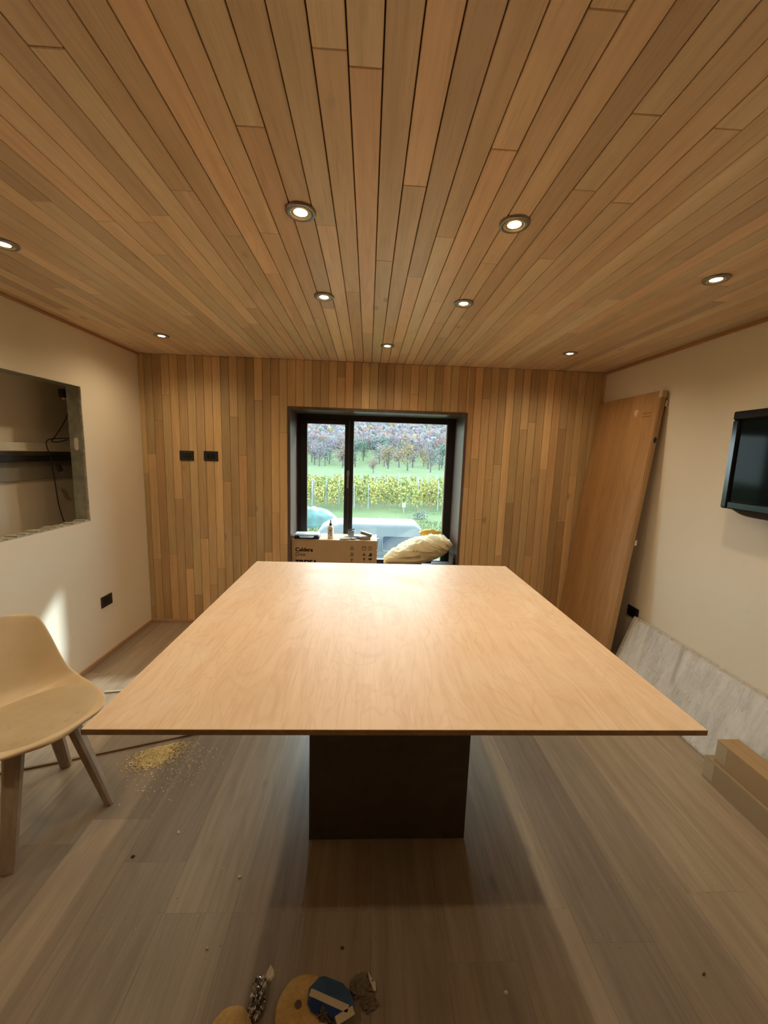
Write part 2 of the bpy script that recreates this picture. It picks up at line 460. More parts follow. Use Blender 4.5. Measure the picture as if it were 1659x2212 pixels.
lensm = MB().lathe([(.0, -.0078), (.014, -.0074), (.024, -.0058), (.0285, -.003)], n=28).mesh('lens')
lamp_data = bpy.data.lights.new('downlight', 'SPOT')
lamp_data.energy = LAMP_W; lamp_data.color = LAMP_COL; lamp_data.spot_size = math.radians(156); lamp_data.spot_blend = 1.0; lamp_data.shadow_soft_size = .024
dim_data = lamp_data.copy(); dim_data.energy = LAMP_W*.42
LS.append((-2.205, 1.75, 'recessed lamp in the space behind the wall opening, out of sight'))
for x, y, lab in LS:
    t = thing('ceiling_lamp', lab, 'lamp', (x, y, ZC if x > XL else 2.418), group='recessed ceiling lamps')
    a = link('trim_ring', ringm, M_ring, t); b = link('inner_ring', innm, M_ring2, t); c = link('lens', lensm, M_bulb, t)
    L = bpy.data.objects.new('lamp_light', lamp_data if x > XL else dim_data); COL.objects.link(L); L.parent = t; L.location = (0, 0, -.014)

# ------------------------------------------------------------------ table
def ply():
    t = NT('pale_plywood'); v1 = t.coord((16, 1.1, 16)); v2 = t.coord((120, 6, 120)); v3 = t.coord((4.5, 1.3, 3))
    g = t.noise(v1, 1., 5, .65, 1.2); f = t.noise(v2, 1., 3); slow = t.noise(v3, 1., 3, .5, .8)
    rg = t.math('SINE', t.math('MULTIPLY', slow, 95.))
    c = t.ramp(g, [(.3, (.65, .48, .34)), (.7, (.73, .56, .41))])
    c = t.mix(t.math('MULTIPLY', t.ramp(rg, [(.45, 0.), (1., 1.)]), .22), c, (.52, .33, .19))
    c = t.mix(t.math('MULTIPLY', t.ramp(f, [(.52, 0.), (.72, 1.)]), .30), c, (.50, .32, .18))
    # dust and scuffs
    tc = t.node('ShaderNodeTexCoord')
    for (u_, v_), rad, amt in (((800, 1300), .34, .42), ((700, 1265), .22, .25), ((1000, 1265), .25, .22)):
        q = at(u_, v_, 2, .872); mp = t.node('ShaderNodeVectorMath', operation='DISTANCE'); t.lk(tc.outputs['Object'], mp.inputs[0]); mp.inputs[1].default_value = (q.x-.12, q.y-1.793, .872)
        sm = t.noise(t.coord((16, 24, 1)), 1., 4, .75, 1.2)
        k_ = t.math('MULTIPLY', t.ramp(mp.outputs['Value'], [(.05, 1.), (rad, 0.)]), t.ramp(sm, [(.46, 0.), (.62, 1.)]))
        c = t.mix(t.math('MULTIPLY', k_, amt), c, (.33, .20, .11))
    d = t.noise(t.coord((2.2, 2.6, 1)), 1., 5, .7, 1.5); dm = t.ramp(d, [(.48, 0.), (.72, 1.)])
    c = t.mix(t.math('MULTIPLY', dm, .30), c, (.80, .72, .64))
    ro = t.math('ADD', .43, t.math('MULTIPLY', dm, .14))
    return t.set(c, ro, 0, .5)
TX0, TX1, TY0, TY1, TZ = -.7343, .9736, .9693, 2.617, .872
table = thing('table', 'large square plywood table on a dark central pedestal', 'table', (.12, 1.793, 0))
tp = MB().box((TX0-.12, TY0-1.793, TZ-.0165), (TX1-.12, TY1-1.793, TZ), .0008)
top = obj('tabletop', tp, ply(), table)
M_edge = plain('raw_board_edge', (.30, .185, .085), .7, var=.2, scale=40)
e = MB(); y0, y1, x0, x1 = TY0-1.793, TY1-1.793, TX0-.12, TX1-.12
e.box((x0, y0-.0006, TZ-.0163), (x1, y0, TZ-.0012)).box((x0, y1, TZ-.0163), (x1, y1+.0006, TZ-.0012))
e.box((x0-.0006, y0, TZ-.0163), (x0, y1, TZ-.0012)).box((x1, y0, TZ-.0163), (x1+.0006, y1, TZ-.0012))
ed = obj('edge_band', e, M_edge, top); ed['label'] = 'brown raw edge of the board'
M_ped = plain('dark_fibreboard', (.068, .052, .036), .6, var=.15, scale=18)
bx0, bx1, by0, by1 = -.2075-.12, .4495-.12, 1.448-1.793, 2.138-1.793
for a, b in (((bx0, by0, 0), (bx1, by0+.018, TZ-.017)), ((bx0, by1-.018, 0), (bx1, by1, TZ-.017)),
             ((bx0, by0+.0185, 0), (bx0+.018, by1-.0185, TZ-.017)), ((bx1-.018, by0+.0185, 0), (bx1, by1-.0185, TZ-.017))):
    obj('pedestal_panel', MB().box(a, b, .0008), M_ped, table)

# ------------------------------------------------------------------ wall plates
def plate(loc, rotz, label, mats=3):
    t = thing('wall_plate', label, 'socket', loc, (0, 0, rotz), group='black wall plates')
    obj('cover', MB().box((-.062, -.008, -.043), (.062, 0, .043), .003), M_black, t)
    i = obj('insert', MB().box((-.036, -.0095, -.021), (.036, -.008, .021), .0006), M_black2, t)
    for kx in (-.024, 0, .024):
        obj('module', MB().box((kx-.0105, -.0108, -.018), (kx+.0105, -.0095, .018), .0008), M_black2, i)
    return t
p1 = at(404, 984.5, 1, YB); p2 = at(456, 985, 1, YB)
plate((p1.x, YB-.0005, 1.549), 0, 'left one of two black wall plates on the wood clad wall')
plate((p2.x, YB-.0005, 1.552), 0, 'right one of two black wall plates, the one nearer the window')
plate((XL+.0005, 2.972, .438), math.pi/2, 'black wall plate low on the left plaster wall')
plate((XR-.0005, 2.858, .455), -math.pi/2, 'black wall plate low on the right wall behind the wrapped panel')

# ------------------------------------------------------------------ rough opening in the left wall
M_galv = plain('galvanised_steel', (.30, .30, .25), .5, .55, var=.25, scale=14)
M_gyp = plain('torn_plasterboard', (.40, .38, .31), .9, var=.3, scale=30, bump=.5)
bm = bmesh.new()
def loop(pts):
    vs_ = [bm.verts.new(p) for p in pts]
    for i in range(len(vs_)): bm.edges.new((vs_[i], vs_[(i+1) % len(vs_)]))
yj = NY1-.003
loop([(NX+.002, yj, NZ0), (XL-.013, yj, NZ0), (XL-.013, yj, NZ1), (NX+.002, yj, NZ1)])
sx_ = at(165, 963, 1, yj).x; cap = []
for i in range(20):
    a = 2*math.pi*i/20
    cap.append((sx_+.016*math.cos(a), yj, 1.618+.016*math.sin(a)+(.028 if math.sin(a) >= 0 else -.028)))
loop(cap)
bmesh.ops.triangle_fill(bm, edges=bm.edges[:], use_beauty=True)
me = bpy.data.meshes.new('metal_stud'); bm.to_mesh(me); bm.free()
stud = link('metal_stud', me, M_galv, wall_left); stud['label'] = 'galvanised metal stud with an oblong slot'
md = stud.modifiers.new('thick', 'SOLIDIFY'); md.thickness = .002
g = MB(); r = random.Random(5)
def ragged(n, fn): 
    for i in range(n): fn(i/n, (i+1)/n)
# torn board edge round the opening
def rag_v(a, b):
    z0, z1 = NZ0+(NZ1-NZ0)*a, NZ0+(NZ1-NZ0)*b
    g.box((XL-.014, NY1-.004-r.uniform(0, .005), z0), (XL-.0008, NY1+.001, z1))
ragged(46, rag_v)
def rag_b(a, b):
    y0, y1 = NY0+(NY1-NY0)*a, NY0+(NY1-NY0)*b
    g.box((XL-.055-r.uniform(0, .03), y0, NZ0-.002), (XL-.0008, y1, NZ0+r.uniform(.002, .016)))
ragged(50, rag_b)
obj('torn_edge', g, M_gyp, wall_left)
obj('metal_track', MB().box((NX+.002, NY0, NZ1-.003), (XL-.002, NY1, NZ1)), M_galv, wall_left)
# ledge, rail and cables behind the opening
za, zb, zc, zd, ze = [at(75, v, 0, RX+.04).z for v in (957, 975, 984, 997, 1037)]
led = thing('wall_ledge', 'pale ledge running along the wall inside the opening', 'ledge', (RX, 2.2, zb))
obj('ledge_board', MB().box((.0005, -1.49, 0), (.07, 1.09, za-zb), .004), plain('pale_ledge', (.62, .57, .46), .6), led)
obj('ledge_shade_strip', MB().box((.0005, -1.49, ze-zb), (.02, 1.09, -.001), .002), plain('painted_shade_grey', (.26, .24, .20), .7), led)  # grey strip stands in for the shadow cast below the ledge
ral = MB().box((RX+.0215, .72, zd), (RX+.06, 3.28, zc), .004)
tag(obj('black_rail', ral, M_black), 'black rail running along the wall inside the opening', 'rail')
def cable(name, label, px, xs, rad, mat=M_cord):
    pts = [at(u, v, 0, x) for (u, v), x in zip(px, xs)]
    fine = []
    for i in range(len(pts)-1):                    # catmull-rom
        p0, p1_, p2_, p3 = pts[max(i-1, 0)], pts[i], pts[i+1], pts[min(i+2, len(pts)-1)]
        for s_ in range(6):
            t = s_/6; fine.append(.5*((2*p1_)+(-p0+p2_)*t+(2*p0-5*p1_+4*p2_-p3)*t*t+(-p0+3*p1_-3*p2_+p3)*t**3))
    fine.append(pts[-1])
    return tag(obj(name, MB().tube(fine, rad, 6), mat), label, 'cable')
cable('cable', 'thin black cable looping behind the metal stud', [(150, 880), (143, 903), (131, 925), (118, 944), (112, 953), (124, 955), (146, 950)], [-2.20]*7, .0035)
cable('cable', 'thin black cable hanging down to the bottom of the opening', [(150, 947), (122, 947), (104, 950), (100, 960), (108, 985), (114, 1012), (120, 1050), (128, 1095), (141, 1133)], [-2.20]*9, .0035)
pg = thing('junction_box', 'small black junction box fixed high behind the metal stud', 'box', at(138, 850, 0, -2.20))
obj('box_body', MB().box((-.02, -.03, -.03), (.02, .03, .03), .004), M_black, pg); obj('cable_gland', MB().lathe([(.012, -.045), (.014, -.03)], n=12), M_plaster_d, pg)
pg = thing('plug', 'small black plug hanging from the cable below the rail', 'plug', at(128, 1011, 0, -2.20), (.5, 0, 0))
obj('plug_body', MB().box((-.012, -.014, -.028), (.012, .014, .028), .004), M_black, pg)
obj('plug_pin', MB().tube([(0, .006, -.028), (0, .006, -.045)], .003, 6).tube([(0, -.006, -.028), (0, -.006, -.045)], .003, 6), M_ring, pg)

# ------------------------------------------------------------------ chair
M_shell = plain('dusty_cream_plastic', (.63, .49, .315), .38, var=.10, scale=5)
def cushmat():
    t = NT('dusty_leatherette'); v = t.coord(); n = t.noise(v, 7, 5, .65); d = t.noise(v, 22, 4, .7)
    c = t.ramp(n, [(.3, (.42, .32, .19)), (.7, (.52, .41, .26))])
    c = t.mix(t.math('MULTIPLY', t.ramp(d, [(.62, 0.), (.74, 1.)]), .35), c, (.25, .15, .06))
    return t.set(c, .45, 0, .4)
M_cush = cushmat()
M_leg = wood('chair_leg_wood', 2, (.37, .285, .21), (.28, .21, .15), knots=0, objc=False, rough=.5)
CF = math.atan2(-.52, .854)                        # facing direction
chair = thing('shell_chair', 'cream shell chair with a padded seat and splayed wooden legs', 'chair', (-1.437, 1.610, 0), (0, 0, CF-math.pi/2))
# local: +y forward, +x right of the sitter... profile from front lip to back top
PROF = [(.262, .440, .100), (.258, .452, .150), (.235, .457, .190), (.17, .452, .226), (.09, .444, .243), (.0, .437, .248), (-.08, .434, .246), (-.145, .444, .240),
        (-.190, .478, .228), (-.218, .535, .214), (-.240, .60, .202), (-.262, .67, .190), (-.282, .73, .177), (-.297, .775, .160), (-.306, .802, .135), (-.310, .815, .10)]
LIFT = [.0, .004, .012, .022, .030, .036, .042, .05, .052, .045, .036, .028, .02, .014, .008, .004]
def cat(tab, t):
    n = len(tab)-1; x = t*n; i = min(int(x), n-1); f_ = x-i
    g_ = lambda j: tab[max(0, min(n, j))]
    p0, p1_, p2_, p3 = g_(i-1), g_(i), g_(i+1), g_(i+2)
    return .5*((2*p1_)+(-p0+p2_)*f_+(2*p0-5*p1_+4*p2_-p3)*f_*f_+(-p0+3*p1_-3*p2_+p3)*f_**3)
PY, PZ, PH = [p[0] for p in PROF], [p[1] for p in PROF], [p[2] for p in PROF]
def shell(u, v, off=0.):
    s_ = 2*u-1; hw = cat(PH, v); y, z = cat(PY, v), cat(PZ, v); li = cat(LIFT, v)
    dy, dz = cat(PY, min(1, v+.01))-cat(PY, max(0, v-.01)), cat(PZ, min(1, v+.01))-cat(PZ, max(0, v-.01))
    n_ = Vector((0, dz, -dy)).normalized()         # sitter's side
    if n_.z < 0 and v < .4: n_ = -n_
    e_ = abs(s_)**2.6
    fb = .05*(abs(s_)**2)*max(0, 1-v*7)            # front corners swing back
    tb = .028*(abs(s_)**2.5)*max(0, (v-.86)/.14)   # top corners drop
    p = Vector((hw*s_, y-fb, z-tb))+n_*(li*e_+off)
    return p
sh = MB().grid(lambda u, v: shell(u, v), 24, 48)
so = obj('shell', sh, M_shell, chair)
md = so.modifiers.new('thick', 'SOLIDIFY'); md.thickness = .007; md.offset = -1
md = so.modifiers.new('round', 'SUBSURF'); md.levels = 1; md.render_levels = 1
def cush(u, v):
    a = 2*math.pi*u; rr = v
    # superellipse outline on the seat
    ca, sa = math.cos(a), math.sin(a)
    px = .226*math.copysign(abs(ca)**.82, ca); py = .035+(.213 if sa > 0 else .19)*math.copysign(abs(sa)**.82, sa)
    x, y = px*rr, .035+(py-.035)*rr
    v_ = min(range(0, 49), key=lambda j: abs(cat(PY, j/48*.5)-y))/48*.5
    li = cat(LIFT, v_)*(abs(x)/cat(PH, v_))**2.6
    z = cat(PZ, v_)+li+.006+.024*(1-rr**5)
    return Vector((x, y, z))
obj('seat_pad', MB().grid(cush, 40, 10), M_cush, chair)
cen = Vector((0, .04, .40))
for lx, ly in ((-1, 1), (1, 1), (-1, -1), (1, -1)):
    tip = Vector((.177*lx, .04+.205*ly, 0)); topp = Vector((.095*lx, .03+.115*ly, .425))
    d = (topp-tip); side = Vector((-ly*1., lx*1., 0)).normalized()
    mb = MB(); vs_ = []
    outd = Vector((lx, ly, 0)).normalized()
    for p_, wd_, th in ((tip, .024, .016), (tip+d*.02, .026, .018), (tip+d*.6, .032, .021), (topp, .038, .022)):
        for k_ in range(8):
            a = 2*math.pi*(k_+.5)/8; ca, sa = math.cos(a), math.sin(a)
            q = p_+side*wd_*math.copysign(abs(ca)**.6, ca)*.9+outd*th*math.copysign(abs(sa)**.6, sa)
            q.z = max(q.z, 0) if p_ is tip else q.z
            vs_.append(q)
    fs_ = [(j*8+k_, j*8+(k_+1) % 8, (j+1)*8+(k_+1) % 8, (j+1)*8+k_) for j in range(3) for k_ in range(8)]+[list(range(8))[::-1], list(range(24, 32))]
    mb.add(vs_, fs_); obj('leg', mb, M_leg, chair)
br = MB(); bar(br, (-.10, .145, .415), (.10, -.085, .415), .03, .016); bar(br, (.10, .145, .415), (-.10, -.085, .415), .03, .014)
obj('cross_brace', br, M_black, chair)

# ------------------------------------------------------------------ leaning door panel
M_door = wood('door_veneer', 2, (.47, .27, .115), (.36, .19, .075), knots=.25, across=11, along=.7, objc=False, rand=False, rough=.55, ring=.8)
M_stile = wood('door_edge_wood', 2, (.50, .32, .16), (.40, .24, .11), knots=0, objc=False, rough=.6)
DY0, DY1, DXB, DXT, DZ, DT = 2.784, 3.553, 1.862, 2.062, 2.125, .038
dlen = math.hypot(DXT-DXB, DZ); dang = math.atan2(DXT-DXB, DZ)
door = thing('door_panel', 'tall brown veneered door leaf leaning against the right wall in the corner', 'door', (DXB, (DY0+DY1)/2, .012), (0, dang, 0))
hw = (DY1-DY0)/2
obj('leaf', MB().box((0, -hw+.006, 0), (DT, hw-.002, dlen-.012), .001), M_door, door)
obj('edge_stile', MB().box((.003, -hw, 0), (DT-.003, -hw+.006, dlen-.012), .001), M_stile, door)
obj('torn_corner', MB().box((-.0008, -hw-.0008, dlen-.058), (DT+.001, -hw+.03, dlen-.0115)), plain('pale_torn_wood', (.55, .43, .28), .8), door)
for zz in (dlen-.10, 1.02):
    obj('hinge_knuckle', MB().tube([(DT+.004, -hw-.004, zz-.02), (DT+.004, -hw-.004, zz+.02)], .007, 8), plain('white_knuckle', (.75, .73, .7), .5), door)
kn = obj('knot', MB().prism([(-hw-.0006+.0, 0)]*0 or [(.012*math.cos(a)+.02, dlen-.36+.022*math.sin(a)) for a in [i*math.pi/6 for i in range(12)]], -hw-.0006, -hw-.0001, 1), M_black2, door)
M_mark = plain('faint_stamp_ink', (.16, .075, .025), .8)
for row in range(2):
    mb = MB(); r = random.Random(row)
    for i in range(8):
        y = -hw+.075+.011*i; z = dlen-.165-.024*row
        mb.box((-.0006, y, z), (-.0001, y+r.uniform(.004, .0085), z+r.uniform(.004, .011)))
    s_ = obj('stamp_mark', mb, M_mark, door); s_['label'] = 'faint row of brown stamped marks'
mb = MB(); 
mb.prism([(-hw+.24+.018*math.cos(a)*(1+.3*math.sin(3*a)), dlen-.15+.034*math.sin(a)*(1+.25*math.cos(2*a))) for a in [i*math.pi/9 for i in range(18)]], -.0006, -.0001, 0)
obj('paint_smudge', mb, plain('pale_smudge', (.60, .44, .27), .7), door)
obj('lock_recess', MB().box((-.0007, hw-.045, .93), (-.0001, hw-.025, .985)), M_stile, door)

# ------------------------------------------------------------------ television
tv = thing('television', 'black flat television hung on the right wall', 'television', (1.975, 1.71, 1.64))
M_gloss = plain('gloss_black_bezel', (.006, .006, .007), .16, spec=.35)
TH, TW = .262, .405
fr = MB(); b = .045
fr.box((0, -TW, TH-b), (.05, TW, TH), .006)
obj('top_bezel', fr, M_gloss, tv)
obj('side_bezel', MB().box((0, TW-.042, -TH), (.05, TW, TH-b), .008), M_gloss, tv); obj('side_bezel', MB().box((0, -TW, -TH), (.05, -TW+.042, TH-b), .008), M_gloss, tv)
obj('bottom_bezel', MB().box((0, -TW+.042, -TH), (.05, TW-.042, -TH+.042), .006), M_gloss, tv)
def scr():
    t = NT('dark_screen'); return t.set((.006, .010, .010), .07, 0, .04)
obj('screen', MB().box((.014, -TW+.042, -TH+.042), (.03, TW-.042, TH-b)), scr(), tv)
obj('rear_housing', MB().box((.05, -TW+.05, -TH+.03), (.10, TW-.05, TH-.05), .02), M_black, tv)
sb = MB(); 
sb.grid(lambda u, v: Vector((.012+.055*v, (TW-.05)*(2*u-1), -TH-.034*math.sin(math.pi*min(1, v*1.0))*(1-(abs(2*u-1))**10)-.0)), 40, 10)
obj('speaker_bar', sb, M_black, tv)
obj('wall_bracket', MB().box((.10, -.12, -.12), (XR-1.975-.0005, .12, .12), .003), M_black, tv)

# ------------------------------------------------------------------ wrapped panel
WY0, WY1, WXB, WXT, WZ = .95, 2.765, 1.905, 2.058, .447
wl_ = math.hypot(WXT-WXB, WZ); wa = math.atan2(WXT-WXB, WZ)
wp = thing('wrapped_panel', 'long white panel wrapped in clear plastic leaning against the right wall', 'panel', (WXB, (WY0+WY1)/2, .008), (0, wa, 0))
hw = (WY1-WY0)/2
def pnl():
    t = NT('pale_panel'); v = t.coord((30, 2, 4)); n = t.noise(v, 1, 4)
    return t.set(t.ramp(n, [(.3, (.70, .66, .60)), (.7, (.82, .79, .74))]), .5, 0, .4)
M_pnl = pnl()
obj('panel_board', MB().box((.004, -hw, 0), (.034, hw, wl_-.012), .006), M_pnl, wp)
obj('ridge', MB().box((-.002, -hw, .205), (.004, hw, .222), .002), M_pnl, wp)
tp_ = obj('top_edging', MB().box((.006, -hw+.002, wl_-.012), (.036, hw-.002, wl_-.006), .001), M_stile, wp); tp_['label'] = 'brown wooden top edge'
tpm = obj('tape_strip', MB().box((-.0012, hw-.60, .18), (-.0002, hw-.578, wl_-.01)), plain('brown_tape', (.30, .24, .18), .35), wp)
tpm.rotation_euler = (-.16, 0, 0); tpm.location = (-.0002, .06, .07)
def wrapmat():
    t = NT('clear_plastic_wrap'); t.n.remove(t.b)
    v = t.coord((1, 1, 1)); st = t.coord((60, 34, 5)); cr = t.noise(v, 30, 5, .75); sk = t.noise(st, 1, 4, .6)
    bp = t.node('ShaderNodeBump'); bp.inputs['Strength'].default_value = .9; bp.inputs['Distance'].default_value = .02
    t.lk(t.math('ADD', cr, sk), bp.inputs['Height'])
    tt = t.node('ShaderNodeBsdfTransparent'); df = t.node('ShaderNodeBsdfDiffuse'); df.inputs[0].default_value = (.85, .86, .86, 1)
    tr = t.node('ShaderNodeMixShader'); tr.inputs[0].default_value = .35; t.lk(tt.outputs[0], tr.inputs[1]); t.lk(df.outputs[0], tr.inputs[2])
    gl = t.node('ShaderNodeBsdfGlossy'); gl.inputs['Roughness'].default_value = .12
    t.lk(bp.outputs[0], gl.inputs['Normal'])
    mx = t.node('ShaderNodeMixShader'); t.lk(t.ramp(sk, [(.42, .08), (.68, .45)]), mx.inputs[0])
    t.lk(tr.outputs[0], mx.inputs[1]); t.lk(gl.outputs[0], mx.inputs[2]); t.lk(mx.outputs[0], t.out.inputs[0]); return t.m
def wrapf(u, v):
    y = -hw-.004+(2*hw+.008)*u; z = (wl_+.002)*v; 
    q = noise.noise(Vector((y*9, z*7, 1)))*.005+noise.noise(Vector((y*38, z*14, 5)))*.0045
    return Vector((-.006-abs(q) if v < .97 else -.002, y, z))
mb = MB().grid(wrapf, 160, 26)
mb.grid(lambda u, v: Vector((-.002+.042*v, -hw-.004+(2*hw+.008)*u, wl_+.002+.001*noise.noise(Vector((u*90, v*4, 3))))), 160, 2)
mb.grid(lambda u, v: Vector((-.006+.044*u, hw+.006+.002*noise.noise(Vector((u*5, v*20, 9))), (wl_+.002)*v)), 3, 20)
wr = link('plastic_wrap', mb.mesh('plastic_wrap', False), wrapmat(), wp); wr['label'] = 'shiny crinkled clear plastic'

# ------------------------------------------------------------------ long cardboard boxes
def cardmat(name, col):
    t = NT(name); v = t.coord((1, 1, 1)); n = t.noise(v, 5, 4); f = t.noise(t.coord((3, 160, 160)), 1, 2)
    c = t.ramp(n, [(.3, tuple(x*.9 for x in col)), (.7, col)])
    t.bump(f, .05, .001); return t.set(c, .72, 0, .25)
M_card = cardmat('brown_cardboard', (.38, .255, .135)); M_card2 = cardmat('dull_cardboard', (.34, .25, .15))
M_tape = plain('clear_parcel_tape', (.42, .33, .21), .25, var=.1)
def longbox(name, label, x0, x1, y0, y1, z0, z1, mat):
    t = thing(name, label, 'box', ((x0+x1)/2, (y0+y1)/2, z0)); hx, hy, h = (x1-x0)/2, (y1-y0)/2, z1-z0
    obj('carton', MB().box((-hx, -hy, 0), (hx, hy, h-.004), .0015), mat, t)
    obj('top_flap', MB().box((-hx, -hy, h-.004), (-.001, hy, h), .0006), mat, t); obj('top_flap', MB().box((.001, -hy, h-.004), (hx, hy, h), .0006), mat, t)
    tb = MB().box((-hx-.0006, hy-.06, h*.15), (-hx-.0001, hy-.002, h*.95)); tp = obj('tape', tb, M_tape, t)
    return t
longbox('cardboard_box', 'long flat cardboard box on the floor, lower of the two', 1.788, 1.884, .86, 1.776, 0, .120, M_card2)
longbox('cardboard_box', 'long cardboard box lying on top of the other long box', 1.801, 1.914, .88, 1.736, .121, .240, M_card)

# ------------------------------------------------------------------ boiler carton in the window
SILL = WZ0+LT
CBX0, CBX1, CBY0, CBY1, CBZ = -.690, .104, 3.600, 3.900, .812
cb = thing('cardboard_carton', 'brown printed carton standing in the window niche', 'box', ((CBX0+CBX1)/2, (CBY0+CBY1)/2, SILL))
hx, hy, h = (CBX1-CBX0)/2, (CBY1-CBY0)/2, CBZ-SILL
M_carton = cardmat('printed_carton', (.47, .32, .19))
obj('carton', MB().box((-hx, -hy, 0), (hx, hy, h-.003), .0015), M_carton, cb)
obj('top_flap', MB().box((-hx, -hy, h-.003), (hx, -.002, h), .0006), M_carton, cb); obj('top_flap', MB().box((-hx, .002, h-.003), (hx, hy, h), .0006), M_carton, cb)
M_ink = plain('black_print', (.012, .010, .008), .7)
def text(body, size, x, z, bold=0.):
    cu = bpy.data.curves.new('t', 'FONT'); cu.body = body; cu.size = size; cu.extrude = .0003
    o = bpy.data.objects.new('t', cu); COL.objects.link(o); bpy.context.view_layer.update()
    me = bpy.data.meshes.new_from_object(o.evaluated_get(bpy.context.evaluated_depsgraph_get()))
    bpy.data.objects.remove(o)
    if bold:                                       # heavier strokes: the outline repeated with small shifts
        bm = bmesh.new(); bm.from_mesh(me); src = bm.verts[:]+bm.edges[:]+bm.faces[:]
        for dx_, dy_ in ((bold, 0), (-bold, 0), (0, bold*.6), (0, -bold*.6), (bold*.5, bold*.4), (-bold*.5, -bold*.4)):
            d_ = bmesh.ops.duplicate(bm, geom=src); bmesh.ops.translate(bm, verts=[g_ for g_ in d_['geom'] if isinstance(g_, bmesh.types.BMVert)], vec=(dx_, dy_, 0))
        bm.to_mesh(me); bm.free()
    q = link('lettering', me, M_ink, cb, (x, -hy-.0006, z), (math.pi/2, 0, 0)); q['label'] = 'black printed word '+body
    return q
def local(u, v):
    p = at(u, v, 1, CBY0); return p.x-(CBX0+CBX1)/2, p.z-SILL
x, z = local(638, 1190.5); text('Caldera', .051, x, z, .0019)
x, z = local(638, 1200.5); text('Diva', .050, x, z)
x, z = local(638, 1219.5); text('TREISA', .066, x, z, .0034)
def icon(kind, u, v, s_):
    x, z = local(u, v); mb = MB(); y0, y1 = -hy-.0007, -hy-.0001
    def ring(rx, rz, w_, n=16, a0=0, a1=2*math.pi, cz=0):
        for i in range(n):
            a, b = a0+(a1-a0)*i/n, a0+(a1-a0)*(i+1)/n
            mb.prism([(x+rx*math.cos(a), z+cz+rz*math.sin(a)), (x+rx*math.cos(b), z+cz+rz*math.sin(b)), (x+(rx-w_)*math.cos(b), z+cz+(rz-w_)*math.sin(b)), (x+(rx-w_)*math.cos(a), z+cz+(rz-w_)*math.sin(a))], y0, y1)
    def rect(ax, az, bx, bz): mb.box((x+ax, y0, z+az), (x+bx, y1, z+bz))
    def sq():
        rect(-s_, -s_, s_, -s_+.003); rect(-s_, s_-.003, s_, s_); rect(-s_, -s_, -s_+.003, s_); rect(s_-.003, -s_, s_, s_)
    if kind == 'round': ring(s_, s_, .003); rect(-.002, -s_*.6, .002, s_*.6); rect(-s_*.5, -.0015, s_*.5, .0015)
    if kind == 'carton': sq(); rect(-s_, s_*.35, s_, s_*.35+.003); rect(-.0015, s_*.35, .0015, s_)
    if kind == 'stack':
        sq(); ring(s_*.4, s_*.4, .003, 10); rect(-s_*.4, 0, -s_*.4+.003, s_*.65)
    if kind == 'hands':
        ring(s_, s_, .005, 12, math.pi, 2*math.pi); mb.prism([(x-s_*.5, z), (x, z+s_*.8), (x+s_*.5, z), (x, z-s_*.5)], y0, y1)
    if kind == 'kerb': mb.prism([(x-s_, z-s_), (x+s_, z-s_), (x+s_, z), (x+s_*.3, z+s_), (x-s_*.2, z+s_*.1)], y0, y1)
    if kind == 'glass':
        mb.prism([(x-s_*.6, z+s_), (x+s_*.6, z+s_), (x+s_*.3, z), (x-s_*.3, z)], y0, y1); rect(-.0015, -s_, .0015, 0); rect(-s_*.5, -s_, s_*.5, -s_+.003)
    if kind == 'umbrella':
        mb.prism([(x+s_*1.1*math.cos(a), z+s_*math.sin(a)) for a in [i*math.pi/10 for i in range(11)]], y0, y1); rect(-.0015, -s_, .0015, 0)
    if kind == 'stamp': ring(s_*.8, s_*.8, .004, 12, cz=.003); rect(-s_, -s_, s_, -s_+.004); rect(-s_*.4, -.002, s_*.4, .004)
    if kind == 'tap': rect(-s_*.6, s_*.3, s_*.7, s_*.6); rect(-s_*.6, -s_, -s_*.3, s_*.6); ring(s_*.5, s_*.5, .003, 10, cz=-s_*.4)
    q = obj('printed_symbol', mb, M_ink, cb)
for kd, u, v in (('round', 760.5, 1184.5), ('stamp', 760.5, 1197), ('tap', 760.5, 1209.5), ('carton', 786.5, 1184.5), ('stack', 799.5, 1184.5), ('hands', 786.5, 1197.5), ('kerb', 799.5, 1197.5), ('glass', 786.5, 1209.5), ('umbrella', 799.5, 1209.5)):
    icon(kd, u, v, .018)

# ---- things on the carton
TOPZ = CBZ
oc = thing('organizer_case', 'blue organizer case with a frosted lid lying on the carton', 'case', (-.555, 3.675, TOPZ), (0, 0, .03))
M_navy = plain('navy_plastic', (.012, .022, .075), .35); M_frost = plain('frosted_lid', (.55, .68, .74), .25, var=.08)
obj('case_base', MB().box((-.115, -.06, 0), (.115, .075, .028), .005), M_navy, oc)
obj('lid', MB().box((-.112, -.057, .0285), (.112, .072, .046), .005), M_frost, oc)
obj('handle', MB().tube([(-.062, -.06, .024), (-.055, -.085, .024), (.055, -.085, .024), (.062, -.06, .024)], .0065, 8), M_frost, oc)
for q in (-.085, .085): obj('latch', MB().box((q-.014, -.065, .012), (q+.014, -.0605, .034), .0015), M_navy, oc)
gb = thing('glue_bottle', 'white glue bottle with black pointed nozzle standing on the carton', 'bottle', (-.337, 3.665, TOPZ))
obj('bottle_body', MB().lathe([(.026, 0), (.028, .004), (.028, .106), (.026, .114), (.012, .122), (.011, .13)], n=24), plain('cream_bottle', (.66, .48, .30), .35), gb)
lbl = obj('paper_label', MB().lathe([(.0284, .02), (.0284, .1)], n=24), plain('white_label', (.72, .66, .56), .5), gb)
pm = MB(); r = random.Random(2)
